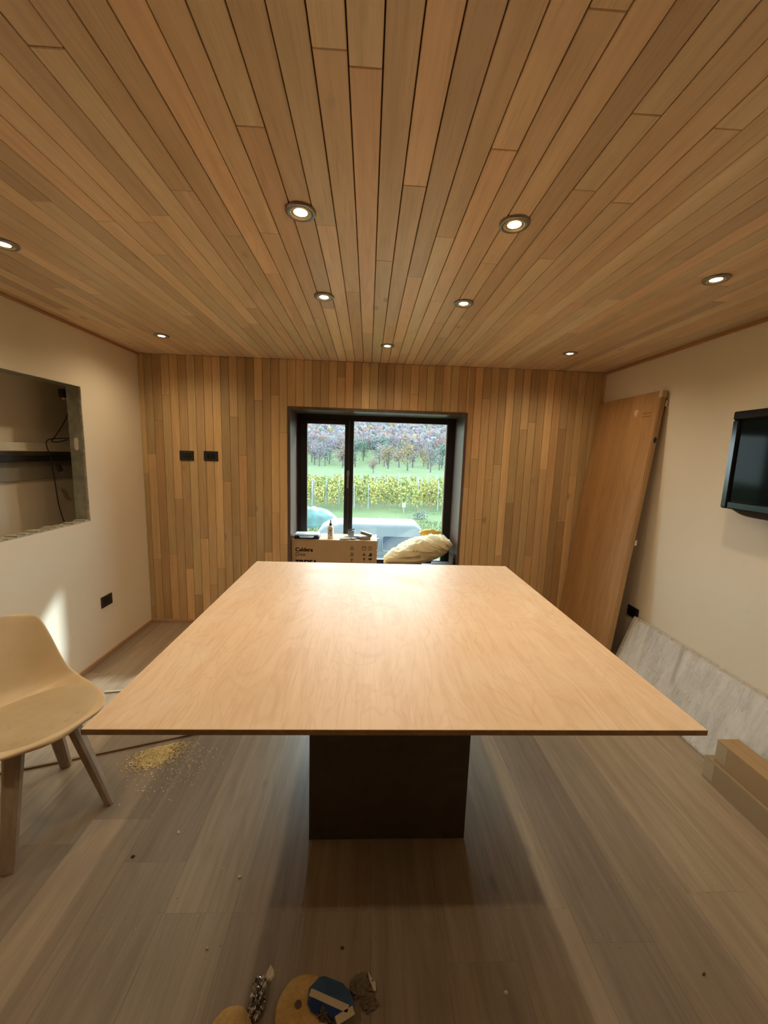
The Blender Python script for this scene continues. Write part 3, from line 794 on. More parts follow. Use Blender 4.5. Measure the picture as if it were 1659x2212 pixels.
for zz, hh in ((.028, .018), (.05, .012), (.066, .008), (.08, .012)):
    for a0 in (-2.1, -1.75, -1.45):
        if r.random() < .8:
            pts = [(.0287*math.cos(a0+d_), .0287*math.sin(a0+d_)) for d_ in (0, .12, .24)]
            for (xa, ya), (xb, yb_) in zip(pts[:-1], pts[1:]): pm.add([(xa, ya, zz), (xb, yb_, zz), (xb, yb_, zz+hh), (xa, ya, zz+hh)], [(0, 1, 2, 3)])
obj('label_print', pm, M_ink, lbl)
obj('nozzle', MB().lathe([(.0135, .128), (.0135, .142), (.006, .150), (.0042, .182), (.003, .184)], n=16), M_black2, gb)
sb1 = thing('small_box', 'small flat grey box lying on the carton, lower of two', 'box', (-.010, 3.668, TOPZ), (0, 0, -.03))
obj('box_tray', MB().box((-.052, -.03, 0), (.052, .03, .018), .001), plain('grey_card', (.22, .19, .15), .7), sb1); obj('box_lid', MB().box((-.053, -.031, .0182), (.053, .031, .026), .001), plain('grey_card_lid', (.27, .24, .19), .7), sb1)
sb2 = thing('small_box', 'small grey box tilted on top of the flat one beside the pliers', 'box', (-.005, 3.674, TOPZ+.040), (0, .30, .08))
obj('box_tray', MB().box((-.054, -.03, 0), (.054, .03, .018), .001), plain('brown_card', (.20, .17, .13), .7), sb2); obj('box_lid', MB().box((-.055, -.031, .0182), (.055, .031, .026), .001), plain('brown_card_lid', (.25, .22, .18), .7), sb2)
def pliers(label, loc, rz, mat, hl=.11):
    t = thing('pliers', label, 'tool', loc, (0, 0, rz))
    obj('jaw', MB().tube([(0, 0, .010), (.03, .008, .010), (.06, .002, .010)], [.009, .008, .003], 8).tube([(0, 0, .010), (.03, -.008, .010), (.06, -.002, .010)], [.009, .008, .003], 8), M_ring, t)
    for s_ in (-1, 1): obj('grip', MB().tube([(0, 0, .010), (-.04, .018*s_, .010), (-hl, .022*s_, .010)], [.007, .009, .008], 8), mat, t)
    return t
M_grip = plain('black_blue_grip', (.02, .025, .06), .5); M_grey = plain('pale_tool_metal', (.45, .46, .45), .3, .7)
pliers('pliers with dark blue grips lying on the carton by the mullion', (-.150, 3.712, TOPZ), 2.9, M_grip)
pliers('pliers with pale handles lying in front of the blue gripped ones', (-.150, 3.638, TOPZ), .08, M_grey, .10)
br_ = thing('hinge_bracket', 'small steel hinge bracket standing among the tools on the carton', 'bracket', (-.150, 3.80, TOPZ), (0, 0, .3))
obj('plate', MB().box((-.03, -.003, 0), (.03, .003, .055), .001), M_ring, br_); obj('arm', MB().box((-.012, .003, .04), (.012, .05, .046), .001), M_grip, br_); obj('pin', MB().tube([(-.034, 0, .06), (.034, 0, .068)], .006, 8), M_grip, br_)
tag(obj('paper_slip', MB().box((-.06, -.02, 0), (.06, .02, .0012)), plain('white_paper', (.72, .74, .72), .6), loc=(.062, 3.735, TOPZ+.0002), rot=(0, 0, -.35)), 'white paper slip sticking out over the carton edge', 'paper')
tag(obj('orange_rag', MB().grid(lambda u, v: Vector((.03*(u-.5), .07*(v-.5), .004+.03*abs(noise.noise(Vector((u*3, v*3, 2)))))), 10, 12), plain('orange_cloth', (.55, .20, .10), .8), loc=(-.672, 3.70, TOPZ)), 'crumpled orange rag between the blue case and window lining', 'rag')

# ---- pillow sack on a stack at the right of the niche
st_ = []
for i, (x0, x1, zz, th, c) in enumerate(((.44, .84, SILL, .034, (.10, .09, .085)), (.56, .845, SILL+.035, .024, (.16, .14, .12)), (.66, .845, SILL+.060, .022, (.07, .065, .06)))):
    tag(obj('folded_cloth', MB().box((-(x1-x0)/2, -.12, 0), ((x1-x0)/2, .12, th), .010), plain('dark_cloth', c, .85, bump=.3), loc=((x0+x1)/2, 3.735, zz)),
        ['dark folded cloth at the bottom of the stack under the sack', 'brownish folded cloth in the middle of the stack under the sack', 'black folded cloth directly under the sack'][i], 'cloth', 'cloths stacked in the window niche')
def pillow(u, v, L, Wd, T, seed):
    # closed cushion: u round the section, v along
    s_ = 2*v-1; a = 2*math.pi*u
    e_ = (1-abs(s_)**3.2)**.42 if abs(s_) < 1 else 0
    wy = Wd/2*(.80+.20*(1-abs(s_)**2.)+.10*abs(s_)**6); tz = T/2*e_*(1+.18*s_-.25*s_*s_)
    ca, sa = math.cos(a), math.sin(a)
    p = Vector((L/2*s_*(1+.03*ca*ca), wy*math.copysign(abs(ca)**.8, ca), tz*math.copysign(abs(sa)**1.15, sa)))
    fan = math.atan2(p.z+.12, p.x-L*.52)
    w_ = noise.noise(Vector((p.x*4+seed, p.y*14, fan*7)))*.020*T/.2+(.5-abs(noise.noise(Vector((p.x*3, p.y*22, fan*18+seed)))))*.026*T/.2
    k_ = min(1, e_*1.5)
    return p+Vector((0, w_*.5*k_, w_*k_ if sa > -.3 else 0))
M_sack = NT('cream_cloth'); _v = M_sack.coord(); _n = M_sack.noise(_v, 9, 4); M_sack.bump(M_sack.noise(_v, 30, 3), .25, .006)
M_sack = M_sack.set(M_sack.ramp(_n, [(.3, (.60, .50, .30)), (.7, (.72, .63, .42))]), .75, 0, .25)
pil = thing('cloth_sack', 'cream cloth sack lying in the right of the window niche', 'sack', (.500, 3.735, SILL+.205), (0, -.30, .02))
obj('sack_body', MB().grid(lambda u, v: pillow(u, v, .66, .25, .235, 3), 64, 72), M_sack, pil)
M_yel = plain('yellow_cloth', (.55, .33, .06), .7)
obj('hem', MB().tube([(-.315, -.12, -.01), (-.33, 0, -.012), (-.315, .12, -.01)], [.012, .016, .012], 8), M_yel, pil)
obj('tied_corner', MB().lathe([(.010, 0), (.02, .02), (.034, .05), (.022, .052)], n=14), M_sack, pil, loc=(.285, -.06, .005), rot=(0, 1.3, 0))
yb_ = thing('yellow_bag', 'small yellow cloth bag behind the cream sack by the window frame', 'bag', (.665, 3.902, SILL+.338), (0, .2, 0))
obj('bag_body', MB().grid(lambda u, v: pillow(u, v, .26, .07, .11, 8), 24, 20), M_yel, yb_); obj('bag_fold', MB().tube([(-.12, 0, .02), (0, 0, .058), (.11, 0, .03)], .01, 8), M_yel, yb_)
gbg = thing('grey_bag', 'grey bag wedged between the sack and the right window lining', 'bag', (.832, 3.680, SILL+.145), (0, 1.52, 0))
obj('bag_body', MB().grid(lambda u, v: pillow(u, v, .11, .10, .035, 15), 24, 20), plain('grey_cloth', (.20, .20, .21), .8), gbg); obj('bag_hem', MB().tube([(-.05, -.04, 0), (-.054, 0, 0), (-.05, .04, 0)], .006, 8), plain('grey_hem', (.14, .14, .15), .8), gbg)

# ------------------------------------------------------------------ things on the floor
M_batten = wood('thin_batten', 0, (.28, .19, .13), (.18, .12, .08), knots=0, objc=False, rough=.6)
def batten(label, a, b, wd_=.012, h_=.010, mat=M_batten):
    p, q = at(*a, 2, 0), at(*b, 2, 0); c = (p+q)/2; L_ = (q-p).length
    o = obj('batten', MB().box((-L_/2, -wd_/2, 0), (L_/2, wd_/2, h_), .001), mat, loc=(c.x, c.y, .0002), rot=(0, 0, math.atan2(q.y-p.y, q.x-p.x)))
    return tag(o, label, 'batten')
batten('short thin dark batten on the floor under the chair', (-40, 1681), (132, 1647))
batten('long thin dark batten on the floor running from the chair under the table', (156, 1642), (470, 1576))
batten('pale thin batten on the floor between the chair seat and table corner', (226, 1497), (330, 1488), .012, .010, plain('pale_batten', (.50, .42, .33), .6))
# sawdust
def scatter(n, fn, s0, s1, cols, seed):
    r = random.Random(seed); mb = MB()
    for _ in range(n):
        x, y = fn(r)
        L_, w_ = r.uniform(s0, s1), r.uniform(s0, s1)*.45; a = r.uniform(0, 6.28); z = r.uniform(.0003, .003)
        ca, sa = math.cos(a), math.sin(a); t = r.uniform(0, .004)
        mb.add([(x-ca*L_, y-sa*L_, z), (x+sa*w_, y-ca*w_, z+t), (x+ca*L_, y+sa*L_, z+.001), (x-sa*w_, y+ca*w_, z+.0005)], [(0, 1, 2), (0, 2, 3)], False, cols[r.randrange(len(cols))])
    return mb
pA, pB = at(320, 1650, 2, 0), at(372, 1606, 2, 0)
def f1(r):
    t = r.random(); c = pA.lerp(pB, t); s_ = .030+.018*t
    return c.x+r.gauss(0, s_*1.25)-.01, c.y+r.gauss(0, s_*.8)
pC = at(360, 1652, 2, 0)
def f2(r): return pC.x+r.gauss(0, .10)+.05, pC.y+r.gauss(0, .10)
bl0, bl1 = at(156, 1650, 2, 0), at(470, 1584, 2, 0)
def infront(fn):
    def g_(r):
        while True:
            x, y = fn(r); t = (x-bl0.x)/(bl1.x-bl0.x)
            if y < bl0.y+(bl1.y-bl0.y)*t-.012: return x, y
    return g_
f1 = infront(f1); f2 = infront(f2)
YC = [(.72, .56, .26), (.66, .50, .22), (.78, .64, .36), (.60, .45, .2)]
sw = scatter(2600, f1, .003, .008, YC, 1); sv = scatter(420, f2, .002, .007, [(.62, .53, .38), (.55, .45, .3), (.68, .6, .46)], 2)
sw.add(sv.v, sv.f); sw.c[-len(sv.c):] = sv.c
tag(obj('sawdust', sw, M_tone), 'heap of yellow sawdust and shavings on the floor left of the table', 'sawdust', kind='stuff')
def f3(r):
    return r.uniform(-.9, 1.5), r.uniform(1.04, 1.42)
tag(obj('floor_crumbs', scatter(260, f3, .001, .003, [(.5, .42, .32), (.2, .14, .09), (.62, .56, .46)], 4), M_tone), 'fine crumbs of dirt scattered over the floor in front of the table', 'dirt', kind='stuff')
r = random.Random(9)
M_chipl = plain('pale_wood_chip', (.66, .58, .44), .8); M_chipd = plain('dark_wood_chip', (.10, .06, .035), .8)
def chip(name, label, u, v, s_, mat, cat_='chip'):
    p = at(u, v, 2, 0); mb = MB(); n = 7; pts = [(s_*(.6+.6*r.random())*math.cos(2*math.pi*i/n), s_*(.35+.4*r.random())*math.sin(2*math.pi*i/n)) for i in range(n)]
    vs_ = [(x, y, .0005) for x, y in pts]+[(x*.8, y*.8, .004+.004*r.random()) for x, y in pts]
    mb.add(vs_, [list(range(n))[::-1], list(range(n, 2*n))]+[(i, (i+1) % n, n+(i+1) % n, n+i) for i in range(n)])
    return tag(obj(name, mb, mat, loc=(p.x, p.y, 0), rot=(0, 0, r.uniform(0, 3))), label, cat_)
chip('wood_chip', 'pale wood chip on the floor in front of the sawdust', 386, 1799, .010, M_chipl)
chip('wood_chip', 'dark wood chip on the floor left of the pale chip', 287, 1851, .010, M_chipd)
chip('wood_chip', 'pale splinter on the floor left of the table pedestal', 517, 1896, .010, M_chipl)
chip('wood_chip', 'tiny white crumb on the floor above the foil scrap', 447, 2050, .006, M_chipl)
chip('wood_chip', 'tiny dark chip on the floor in the pedestal shadow', 740, 2049, .008, M_chipd)
chip('wood_chip', 'small pale chip on the floor right of the debris pile', 1092, 2145, .009, M_chipl)
chip('wood_chip', 'small dark chip on the right of the floor below the boxes', 1520, 2105, .006, M_chipd)
chip('plaster_crumb', 'pale crumpled crumb on the floor above the foil scrap', 582, 2105, .022, M_chipl, 'crumb')
M_fib = NT('yellow_fibre'); _v = M_fib.coord(); _n = M_fib.noise(_v, 26, 5, .7); M_fib.bump(M_fib.noise(_v, 70, 4, .7), .8, .004)
M_fib = M_fib.set(M_fib.ramp(_n, [(.3, (.40, .24, .075)), (.7, (.62, .42, .17))]), .9, 0, .15)
def disc(name, label, x, y, rad, th, mat, seed, hole=False):
    t = thing(name, label, 'disc', (x, y, 0))
    n = 40; prof = []
    mb = MB(); rr = [rad*(1+.035*noise.noise(Vector((math.cos(2*math.pi*i/n)*1.5, math.sin(2*math.pi*i/n)*1.5, seed)))) for i in range(n)]
    h0 = .0; rings = [(0, th), (.5, th*1.02), (.9, th), (1., th*.75), (1.0, .001)]
    vs_ = []
    for f_, z in rings:
        for i in range(n):
            a = 2*math.pi*i/n; vs_.append((rr[i]*max(f_, .02)*math.cos(a), rr[i]*max(f_, .02)*math.sin(a), z+.003*noise.noise(Vector((f_*6*math.cos(a), f_*6*math.sin(a), seed+3)))*(1 if z > .002 else 0)))
    fs_ = [(j*n+i, j*n+(i+1) % n, (j+1)*n+(i+1) % n, (j+1)*n+i) for j in range(4) for i in range(n)]+[list(range(n))]
    mb.add(vs_, fs_, True); obj('disc_body', mb, mat, t)
    return t
d1 = at(655, 2176, 2, .02)
dk = disc('fibre_disc', 'round yellow fibrous disc on the floor, the one under the blue piece', d1.x, d1.y, .078, .020, M_fib, 1.)
hp = at(644, 2169, 2, .024)
obj('centre_hole', MB().lathe([(.0, .0232), (.008, .0236), (.010, .0225)], n=10), M_chipd, dk, loc=(hp.x-d1.x, hp.y-d1.y, .0015))
d2 = at(494, 2234, 2, .02)
dk2 = disc('fibre_disc', 'round yellow fibrous disc cut by the bottom edge of the photo', d2.x, d2.y, .060, .020, M_fib, 5.)
obj('fibre_tuft', MB().lathe([(.03, .0215), (.022, .0275), (.006, .0285)], n=10), M_fib, dk2, loc=(.012, .020, 0))
# blue painted piece with a pale stripe
bd = thing('blue_board_piece', 'broken round blue board piece with a cream stripe lying on the disc', 'board piece', at(715, 2150, 2, .030))
pts = [(668,2136),(690,2112),(702,2110),(740,2125),(757,2145),(766,2170),(765,2184),(723,2211),(722,2200),(700,2186),(682,2190),(672,2184),(664,2168)]
q0 = bd.location.copy(); PT = [at(u, v, 2, .030)-q0 for u, v in pts]
obj('piece', MB().prism([(p.x, p.y) for p in PT], -.004, .003, 2), plain('blue_paint', (.035, .075, .16), .45, var=.3, scale=20), bd)
def strip(a, b, w_, mat, nm):
    p, q = at(*a, 2, .033)-q0, at(*b, 2, .033)-q0; mb = MB(); bar(mb, (p.x, p.y, .0036), (q.x, q.y, .0036), w_, .001); return obj(nm, mb, mat, bd)
M_cream = plain('cream_paint', (.52, .43, .31), .6)
strip((670, 2143), (752, 2180), .017, M_cream, 'stripe'); strip((764, 2182), (726, 2206), .020, M_cream, 'stripe')
lo = [(674,2153),(735,2184),(722,2199),(701,2185),(683,2189),(673,2183),(666,2168)]
LP = [at(u, v, 2, .033)-q0 for u, v in lo]
obj('deep_blue_field', MB().prism([(p.x, p.y) for p in LP], .0031, .0036, 2), plain('deep_blue_paint', (.01, .035, .13), .4), bd)
# crumpled foil
def crumple(name, label, u, v, rx, ry, h_, mat, seed, cat_):
    p = at(u, v, 2, 0); bm = bmesh.new(); bmesh.ops.create_icosphere(bm, subdivisions=4, radius=1)
    for q in bm.verts:
        d = q.co.normalized(); k_ = 1+.55*noise.noise(d*2.2+Vector((seed, 0, 0)))+.35*noise.noise(d*6+Vector((0, seed, 0)))
        q.co = Vector((d.x*rx*k_, d.y*ry*k_, max(0, .4*h_+d.z*h_*.6*k_)))
    me = bpy.data.meshes.new(name); bm.to_mesh(me); bm.free()
    return tag(link(name, me, mat, loc=(p.x, p.y, .0003)), label, cat_)
M_foil = plain('crumpled_foil', (.34, .33, .32), .16, .95, var=.5, scale=30)
crumple('foil_scrap', 'crumpled silver foil scrap between the two yellow discs', 556, 2164, .022, .040, .035, M_foil, 2.1, 'foil')
M_scrap = plain('grey_brown_scrap', (.15, .11, .075), .8, var=.3, scale=40)
crumple('rubble_scrap', 'grey brown rubble scrap on the floor right of the blue piece', 782, 2135, .030, .026, .014, M_scrap, 4.4, 'rubble')
crumple('rubble_scrap', 'dark rubble scrap below the white splinter', 798, 2168, .022, .018, .012, M_scrap, 7.7, 'rubble')
crumple('rubble_scrap', 'grey rubble lump at the lower edge of the blue piece', 699, 2206, .020, .012, .036, M_scrap, 9.1, 'rubble')
def shard(label, pts, mat, zt=.02):
    P_ = [at(u, v, 2, .006) for u, v in pts]; c = sum(P_, Vector())/len(P_); 
    mb = MB(); n = len(P_)
    vs_ = [(p.x-c.x, p.y-c.y, .001+zt*i/n) for i, p in enumerate(P_)]+[(p.x-c.x, p.y-c.y, .004+zt*i/n) for i, p in enumerate(P_)]
    mb.add(vs_, [list(range(n))[::-1], list(range(n, 2*n))]+[(i, (i+1) % n, n+(i+1) % n, n+i) for i in range(n)])
    return tag(obj('shard', mb, mat, loc=(c.x, c.y, 0)), label, 'shard')
M_wh = plain('white_shard', (.66, .60, .50), .6)
shard('long white pointed shard right of the rubble', [(795, 2094), (801, 2110), (811, 2122), (812, 2142), (808, 2144), (797, 2118)], M_wh, .012)
shard('small white shard beside the foil scrap', [(571, 2143), (573, 2154), (563, 2163), (559, 2160)], M_wh, .02)
shard('small orange brown shard on the rubble', [(790, 2137), (805, 2135), (807, 2145), (797, 2147)], plain('orange_shard', (.34, .17, .08), .7), .02)

# ------------------------------------------------------------------ outside
GZ = -2.6
def grass():
    t = NT('grass_ground'); v = t.coord(); n1 = t.noise(v, .25, 4); n2 = t.noise(v, 3.5, 5, .7)
    c = t.ramp(n1, [(.35, (.038, .062, .027)), (.65, (.062, .082, .036))])
    c = t.mix(t.math('MULTIPLY', t.ramp(n2, [(.45, 0.), (.7, 1.)]), .5), c, (.095, .10, .06))
    t.bump(n2, .6, .1); return t.set(c, .9, 0, .1)
M_grass = grass()
gm = MB()
def ter(u, v):
    y = 4.6+(v**2.2)*895; x = (u-.5)*(60+y*1.3)
    hh = GZ
    if y > 150:
        t = (y-150)/700; hh += 150*t**1.25*(1+.18*noise.noise(Vector((x*.006, y*.006, 0))))
    elif y > 46: hh += .5*noise.noise(Vector((x*.05, y*.03, 4)))*min(1, (y-46)/30)
    return Vector((x, y, hh))
gm.grid(ter, 60, 90)
struct('ground', gm, M_grass)
def tz(x, y):
    if y > 150:
        return GZ+150*((y-150)/700)**1.25*(1+.18*noise.noise(Vector((x*.006, y*.006, 0))))
    if y > 46: return GZ+.5*noise.noise(Vector((x*.05, y*.03, 4)))*min(1, (y-46)/30)
    return GZ
# grass tufts near the vineyard
def leafcloud(n, fn, size, cols, r, up=0.):
    mb = MB()
    for _ in range(n):
        p = Vector(fn(r)); s_ = size*(.6+.8*r.random())
        a = Vector((r.gauss(0, 1), r.gauss(0, 1), r.gauss(0, 1)+up)).normalized(); b = a.cross(Vector((r.gauss(0, 1), r.gauss(0, 1), r.gauss(0, 1)))).normalized()
        mb.add([p-a*s_, p+b*s_*.6, p+a*s_, p-b*s_*.6], [(0, 1, 2, 3)], False, cols[r.randrange(len(cols))])
    return mb
r = random.Random(31)
gt = MB()
for _ in range(3600):
    y = 20.8+4.3*r.random(); x = r.uniform(-14, 16); h_ = r.uniform(.06, .22); a = r.uniform(0, 3.14); dx, dy = .05*math.cos(a), .05*math.sin(a)
    g_ = r.random(); gt.add([(x-dx, y-dy, GZ), (x+dx, y+dy, GZ), (x+r.uniform(-.08, .08), y, GZ+h_)], [(0, 1, 2)], False, (.06+.06*g_, .095+.045*g_, .036+.025*g_))
tag(obj('grass_tufts', gt, M_tone), 'rough green grass between the van and the vineyard', 'grass', kind='stuff')
# vines
VC = [(.20, .205, .062), (.155, .195, .072), (.23, .205, .058), (.10, .145, .056), (.185, .205, .092), (.24, .185, .055)]
r = random.Random(41)
M_bark = plain('vine_bark', (.16, .11, .08), .9); M_post = plain('pale_vineyard_post', (.17, .18, .185), .7)
vmesh = []; tmesh = []
for i in range(5):
    def vf(r): return (r.uniform(-.38, .38), r.gauss(0, .14), .42+1.36*r.random()**.85+.10*r.gauss(0, 1))
    vmesh.append(leafcloud(330, vf, .085, VC, r, .8).mesh('foliage', False))
    pts = [(0, 0, 0)]+[(r.gauss(0, .03), r.gauss(0, .03), .25*k_) for k_ in range(1, 4)]+[(r.gauss(0, .05), r.gauss(0, .1), 1.1)]
    tmesh.append(MB().tube(pts, [.035, .03, .028, .025, .012], 6).mesh('trunk'))
pmesh = MB().box((-.035, -.035, 0), (.035, .035, 2.2), .008).mesh('post')
pcap = MB().box((-.039, -.039, 2.15), (.039, .039, 2.205)).mesh('post_cap')
for row in range(8):
    y = 30.8+row*2.1; off = r.uniform(0, 1.1); hwd = 8.2+.22*(y-30)
    x = .8-hwd+off; n_ = 0
    while x < 1.2+hwd:
        if r.random() > .05:
            t = thing('grape_vine', 'grape vine with yellow green autumn leaves in the vineyard rows', 'vine', (x, y+r.uniform(-.15, .15), GZ), (0, 0, math.pi if r.random() < .5 else 0), 'grape vines in the vineyard')
            s_ = r.uniform(.88, 1.12); t.scale = (1, 1, s_)
            i = r.randrange(5); b = r.uniform(.8, 1.25); g_ = r.uniform(.88, 1.12)
            link('foliage', vmesh[i], M_tone, t, color=(b*g_, b, b*.95)); link('trunk', tmesh[i], M_bark, t)
        n_ += 1
        if r.random() < .55:
            t = thing('vineyard_post', 'pale wooden trellis post standing in the vineyard rows', 'post', (x+.56, y, GZ), (0, 0, r.uniform(-.3, .3)), 'trellis posts in the vineyard')
            t.scale = (1, 1, r.uniform(.86, 1.04))
            link('post', pmesh, M_post, t); link('post_cap', pcap, M_post, t)
        x += 1.1
# single trees along the meadow
r = random.Random(51)
TCOL = {'mauve': [(.20, .155, .19), (.24, .19, .225), (.17, .135, .175), (.22, .20, .24)], 'rust': [(.27, .15, .125), (.25, .17, .155), (.29, .19, .155), (.22, .15, .145)],  # bare-branch mauve and grey, with lavender distance haze mixed into the tones
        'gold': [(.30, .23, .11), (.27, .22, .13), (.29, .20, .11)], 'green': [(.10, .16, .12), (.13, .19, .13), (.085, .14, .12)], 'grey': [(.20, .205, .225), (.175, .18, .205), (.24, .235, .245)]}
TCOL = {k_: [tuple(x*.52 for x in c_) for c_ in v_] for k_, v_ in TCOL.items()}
M_trunk = plain('grey_tree_bark', (.06, .052, .05), .9)
tvars = {}
for kind_, cols in TCOL.items():
    tvars[kind_] = []
    for i in range(3):
        H = 9.; br_m = MB(); tips = []
        br_m.tube([(0, 0, 0), (r.gauss(0, .1), r.gauss(0, .1), 2.), (r.gauss(0, .3), r.gauss(0, .3), 5.), (r.gauss(0, .4), r.gauss(0, .4), 7.5)], [.26, .2, .12, .04], 6)
        for k_ in range(12):
            z0 = 1.4+5.*r.random(); a = r.uniform(0, 6.28); L_ = (1.2+2.2*r.random())*(1-.4*z0/9)
            p1_ = Vector((math.cos(a)*L_*.6, math.sin(a)*L_*.6, z0+L_*.5)); p2_ = Vector((math.cos(a)*L_, math.sin(a)*L_, z0+L_*1.1)); tips += [p1_, p2_, p2_]
            br_m.tube([(0, 0, z0), p1_, p2_], [.09, .05, .015], 5)
        def cf(r):
            t = tips[r.randrange(len(tips))]; return (t.x+r.gauss(0, .75), t.y+r.gauss(0, .75), max(.9, t.z+r.gauss(0, .8)))
        tvars[kind_].append((leafcloud(1000, cf, .19, cols, r).mesh('crown', False), br_m.mesh('trunk')))
TL = {'mauve': 'bare mauve tree at the foot of the hill beyond the vineyard', 'rust': 'rust red autumn tree at the foot of the hill beyond the vineyard',
      'gold': 'golden leaved tree at the foot of the hill beyond the vineyard', 'green': 'dark green tree at the foot of the hill beyond the vineyard', 'grey': 'bare grey tree at the foot of the hill beyond the vineyard'}
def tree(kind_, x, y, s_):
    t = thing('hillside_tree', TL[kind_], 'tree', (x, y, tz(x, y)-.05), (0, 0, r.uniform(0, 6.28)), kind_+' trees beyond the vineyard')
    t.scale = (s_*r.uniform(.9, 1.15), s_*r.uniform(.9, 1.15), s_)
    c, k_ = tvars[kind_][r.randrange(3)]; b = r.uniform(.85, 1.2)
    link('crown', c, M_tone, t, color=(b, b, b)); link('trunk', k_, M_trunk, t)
kinds = ['mauve']*5+['rust']*4+['gold']*2+['green']*2+['grey']*4
spots = []
def free(x, y, d): return all((x-a)**2+(y-b)**2 > d*d for a, b in spots)
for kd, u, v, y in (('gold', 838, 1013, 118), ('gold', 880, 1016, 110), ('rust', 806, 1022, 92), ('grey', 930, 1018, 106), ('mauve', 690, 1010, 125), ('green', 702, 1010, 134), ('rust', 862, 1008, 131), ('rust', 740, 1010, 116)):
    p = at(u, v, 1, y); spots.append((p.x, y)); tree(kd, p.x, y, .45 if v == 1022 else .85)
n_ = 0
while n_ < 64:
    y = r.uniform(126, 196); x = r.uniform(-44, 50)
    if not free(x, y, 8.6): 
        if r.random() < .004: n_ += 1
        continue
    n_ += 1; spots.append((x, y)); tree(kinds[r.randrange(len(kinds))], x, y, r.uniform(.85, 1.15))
# forest that covers the hill: too many trees to count
r = random.Random(61); fo = MB()
ico = bmesh.new(); bmesh.ops.create_icosphere(ico, subdivisions=1, radius=1); iv = [v.co.copy() for v in ico.verts]; ifc = [[v.index for v in f.verts] for f in ico.faces]; ico.free()
ico = bmesh.new(); bmesh.ops.create_icosphere(ico, subdivisions=2, radius=1); iv2 = [v.co.copy() for v in ico.verts]; if2 = [[v.index for v in f.verts] for f in ico.faces]; ico.free()
hazy_cols = TCOL['mauve']*4+TCOL['rust']*2+TCOL['grey']*4+TCOL['gold']+TCOL['green']  # mostly mauve and grey: haze over the hill put into crown colours
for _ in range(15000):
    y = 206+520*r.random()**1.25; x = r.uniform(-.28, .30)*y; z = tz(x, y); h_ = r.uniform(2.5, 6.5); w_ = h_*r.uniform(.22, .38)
    c = hazy_cols[r.randrange(len(hazy_cols))]; b = r.uniform(.5, .95)
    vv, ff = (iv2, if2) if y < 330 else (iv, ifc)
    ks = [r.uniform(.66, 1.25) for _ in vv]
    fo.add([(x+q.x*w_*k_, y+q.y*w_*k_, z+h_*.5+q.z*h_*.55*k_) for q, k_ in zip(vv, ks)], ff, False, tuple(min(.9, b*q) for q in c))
tag(link('hill_forest', fo.mesh('hill_forest', False), M_tone), 'dense autumn forest with haze in its colours covering the hill in the background', 'forest', kind='stuff')

# ---- van
van = thing('van', 'pale grey old van parked on the grass below the window', 'van', (0.15, 13.3, GZ))
M_van = plain('pale_grey_blue_paint', (.046, .058, .064), .55, var=.06, scale=2)
M_vglass = NT('van_glass').set((.02, .03, .045), .12, 0, .4); M_rub = plain('black_rubber', (.02, .02, .02), .7); M_chrome = plain('dull_chrome', (.5, .5, .5), .3, .8)
# side profile (x along the van, z up); nose to the left
prof = [(-2.45, .42), (-2.48, .85), (-2.36, 1.05), (-2.05, 1.18), (-1.72, 1.72), (-1.45, 1.90), (-.9, 1.97), (1.45, 1.97), (1.62, 1.90), (1.72, 1.70), (1.92, 1.0), (1.96, .42)]
def half(z):                                       # body is narrower at roof height
    return .84 if z < 1.05 else .84-.16*(z-1.05)/.92
vb = MB(); n = len(prof)
vs_ = [(x, -half(z), z) for x, z in prof]+[(x, half(z), z) for x, z in prof]
vb.add(vs_, [list(range(n)), list(range(n, 2*n))[::-1]]+[(i, (i+1) % n, n+(i+1) % n, n+i) for i in range(n)])
bo = obj('body', vb, M_van, van); md = bo.modifiers.new('round', 'BEVEL'); md.width = .07; md.segments = 3; md.limit_method = 'ANGLE'; md.angle_limit = .4
def sidewin(x0, x1, nm='side_window'):
    z0, z1 = 1.12, 1.60; y0, y1 = -half(z0)-.006, -half(z1)-.006
    mb = MB(); pts = []
    for cx, cz, a0 in ((x1-.07, z1-.07, 0), (x0+.07, z1-.07, .5), (x0+.07, z0+.07, 1.), (x1-.07, z0+.07, 1.5)):
        for k_ in range(4):
            a = (a0+k_/6)*math.pi; pts.append((cx+.07*math.cos(a), cz+.07*math.sin(a)))
    Y = lambda z: y0+(y1-y0)*(z-z0)/(z1-z0)
    m = len(pts); mb.add([(x, Y(z)-.004, z) for x, z in pts]+[(x, Y(z)+.02, z) for x, z in pts], [list(range(m)), list(range(m, 2*m))[::-1]]+[(i, (i+1) % m, m+(i+1) % m, m+i) for i in range(m)])
    o = obj(nm, mb, M_vglass, van)
    rim = MB().tube([(x, Y(z)-.006, z) for x, z in pts]+[(pts[0][0], Y(pts[0][1])-.006, pts[0][1])], .018, 5, False)
    obj('window_rubber', rim, M_van, o)
for a, b in ((.38, 1.56), (-.60, .26), (-1.42, -.72)): sidewin(a, b)
ws = MB(); 
ws.add([(-1.995, -.70, 1.29), (-1.995, .70, 1.29), (-1.735, .64, 1.71), (-1.735, -.64, 1.71)], [(0, 1, 2, 3)]); o = obj('windscreen', ws, M_vglass, van, loc=(-.02, 0, .012))
obj('rain_gutter', MB().box((-1.4, -.715, 1.72), (1.6, -.695, 1.745), .004), M_van, van)
obj('roof_joint', MB().box((.30, -.66, 1.965), (.33, .66, 1.985)), M_chrome, van)
obj('body_moulding', MB().box((-2.2, -.852, .98), (1.88, -.838, 1.02), .003), M_van, van)
obj('rear_bumper', MB().box((1.90, -.80, .40), (2.06, .80, .55), .02), M_rub, van); obj('front_bumper', MB().box((-2.58, -.80, .38), (-2.44, .80, .54), .02), M_rub, van)
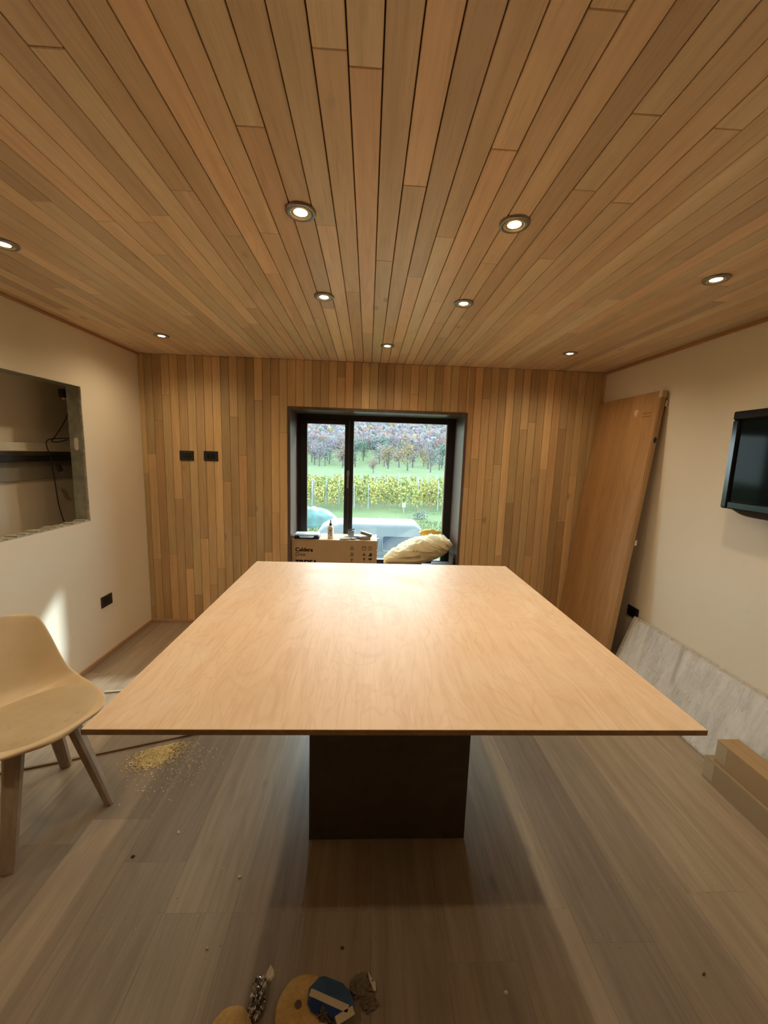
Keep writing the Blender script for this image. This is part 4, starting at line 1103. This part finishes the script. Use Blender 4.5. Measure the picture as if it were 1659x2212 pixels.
for x in (-1.55, 1.05):
    for s_ in (-1, 1):
        wl = obj('wheel', MB().lathe([(.0, -.10), (.28, -.10), (.32, -.06), (.32, .06), (.28, .10), (0, .10)], n=24, axis='Y'), M_rub, van, loc=(x, s_*.76, .32))
        obj('hubcap', MB().lathe([(.0, -.012), (.12, -.008), (.17, .0)], n=20, axis='Y'), M_chrome, wl, loc=(0, s_*.104, 0), rot=(0, 0, 0 if s_ < 0 else math.pi))
    obj('wheel_arch', MB().lathe([(.40, -.006), (.43, -.02), (.44, .0)], n=28, axis='Y'), M_van, van, loc=(x, -.845, .36))
for s_ in (-1, 1): obj('tail_light', MB().box((1.93, s_*.7-.06, .62), (1.975, s_*.7+.06, .95), .01), plain('red_lens', (.4, .05, .04), .3), van)
# tarpaulin covered car
tc = thing('covered_car', 'car under a turquoise tarpaulin parked behind the van', 'car', (-3.15, 19.2, GZ), (0, 0, .05))
def tarp(u, v):
    s_ = 2*u-1; q = 2*v-1
    prof_ = max(0, 1-abs(s_)**2.6)**.55; wp_ = max(0, 1-abs(q)**3.5)**.4
    x = 2.0*s_; y = .95*q; z = .38+1.22*prof_*(.35+.65*wp_)
    f_ = noise.noise(Vector((x*2.2, y*2.5, 3)))*.12+abs(noise.noise(Vector((x*5, y*3, 8))))*.10-.05
    return Vector((x, y, max(.12, z+f_)))
obj('tarpaulin', MB().grid(tarp, 44, 30), plain('turquoise_tarp', (.010, .052, .050), .5, var=.4, scale=3), tc)
for x in (-1.25, 1.25):
    for s_ in (-1, 1): obj('wheel', MB().lathe([(.0, -.09), (.26, -.09), (.30, -.05), (.30, .05), (.26, .09), (0, .09)], n=20, axis='Y'), M_rub, tc, loc=(x, s_*.72, .30))
obj('rope', MB().tube([(-.6, -.97, .35), (-.6, -.86, 1.2), (-.6, 0, 1.66), (-.6, .86, 1.2)], .015, 6), plain('pale_rope', (.6, .58, .5), .8), tc)
# small white meter box on a post, low shrub
mp = at(872, 1104, 1, 29.0)
mt = thing('meter_box', 'small white box on a post at the near edge of the vineyard', 'box', (mp.x, 29.0, GZ))
obj('post', MB().box((-.03, -.03, 0), (.03, .03, .42)), M_post, mt); obj('case', MB().box((-.12, -.08, .42), (.12, .08, .72), .01), plain('white_box', (.32, .33, .33), .5), mt); obj('case_door', MB().box((-.09, -.084, .46), (.09, -.0805, .68)), plain('white_box_door', (.15, .16, .165), .4), mt)
sp = at(905, 1122, 1, 26.2)
shb = thing('grey_shrub', 'small grey green shrub on the grass right of the van', 'shrub', (sp.x, 26.2, GZ))
r = random.Random(77)
obj('foliage', leafcloud(260, lambda r: (r.gauss(0, .28), r.gauss(0, .2), abs(r.gauss(.28, .18))), .06, [(.10, .12, .10), (.13, .145, .125), (.08, .10, .085)], r), M_tone, shb); obj('stem', MB().tube([(0, 0, 0), (.02, 0, .3)], .02, 6), M_bark, shb)
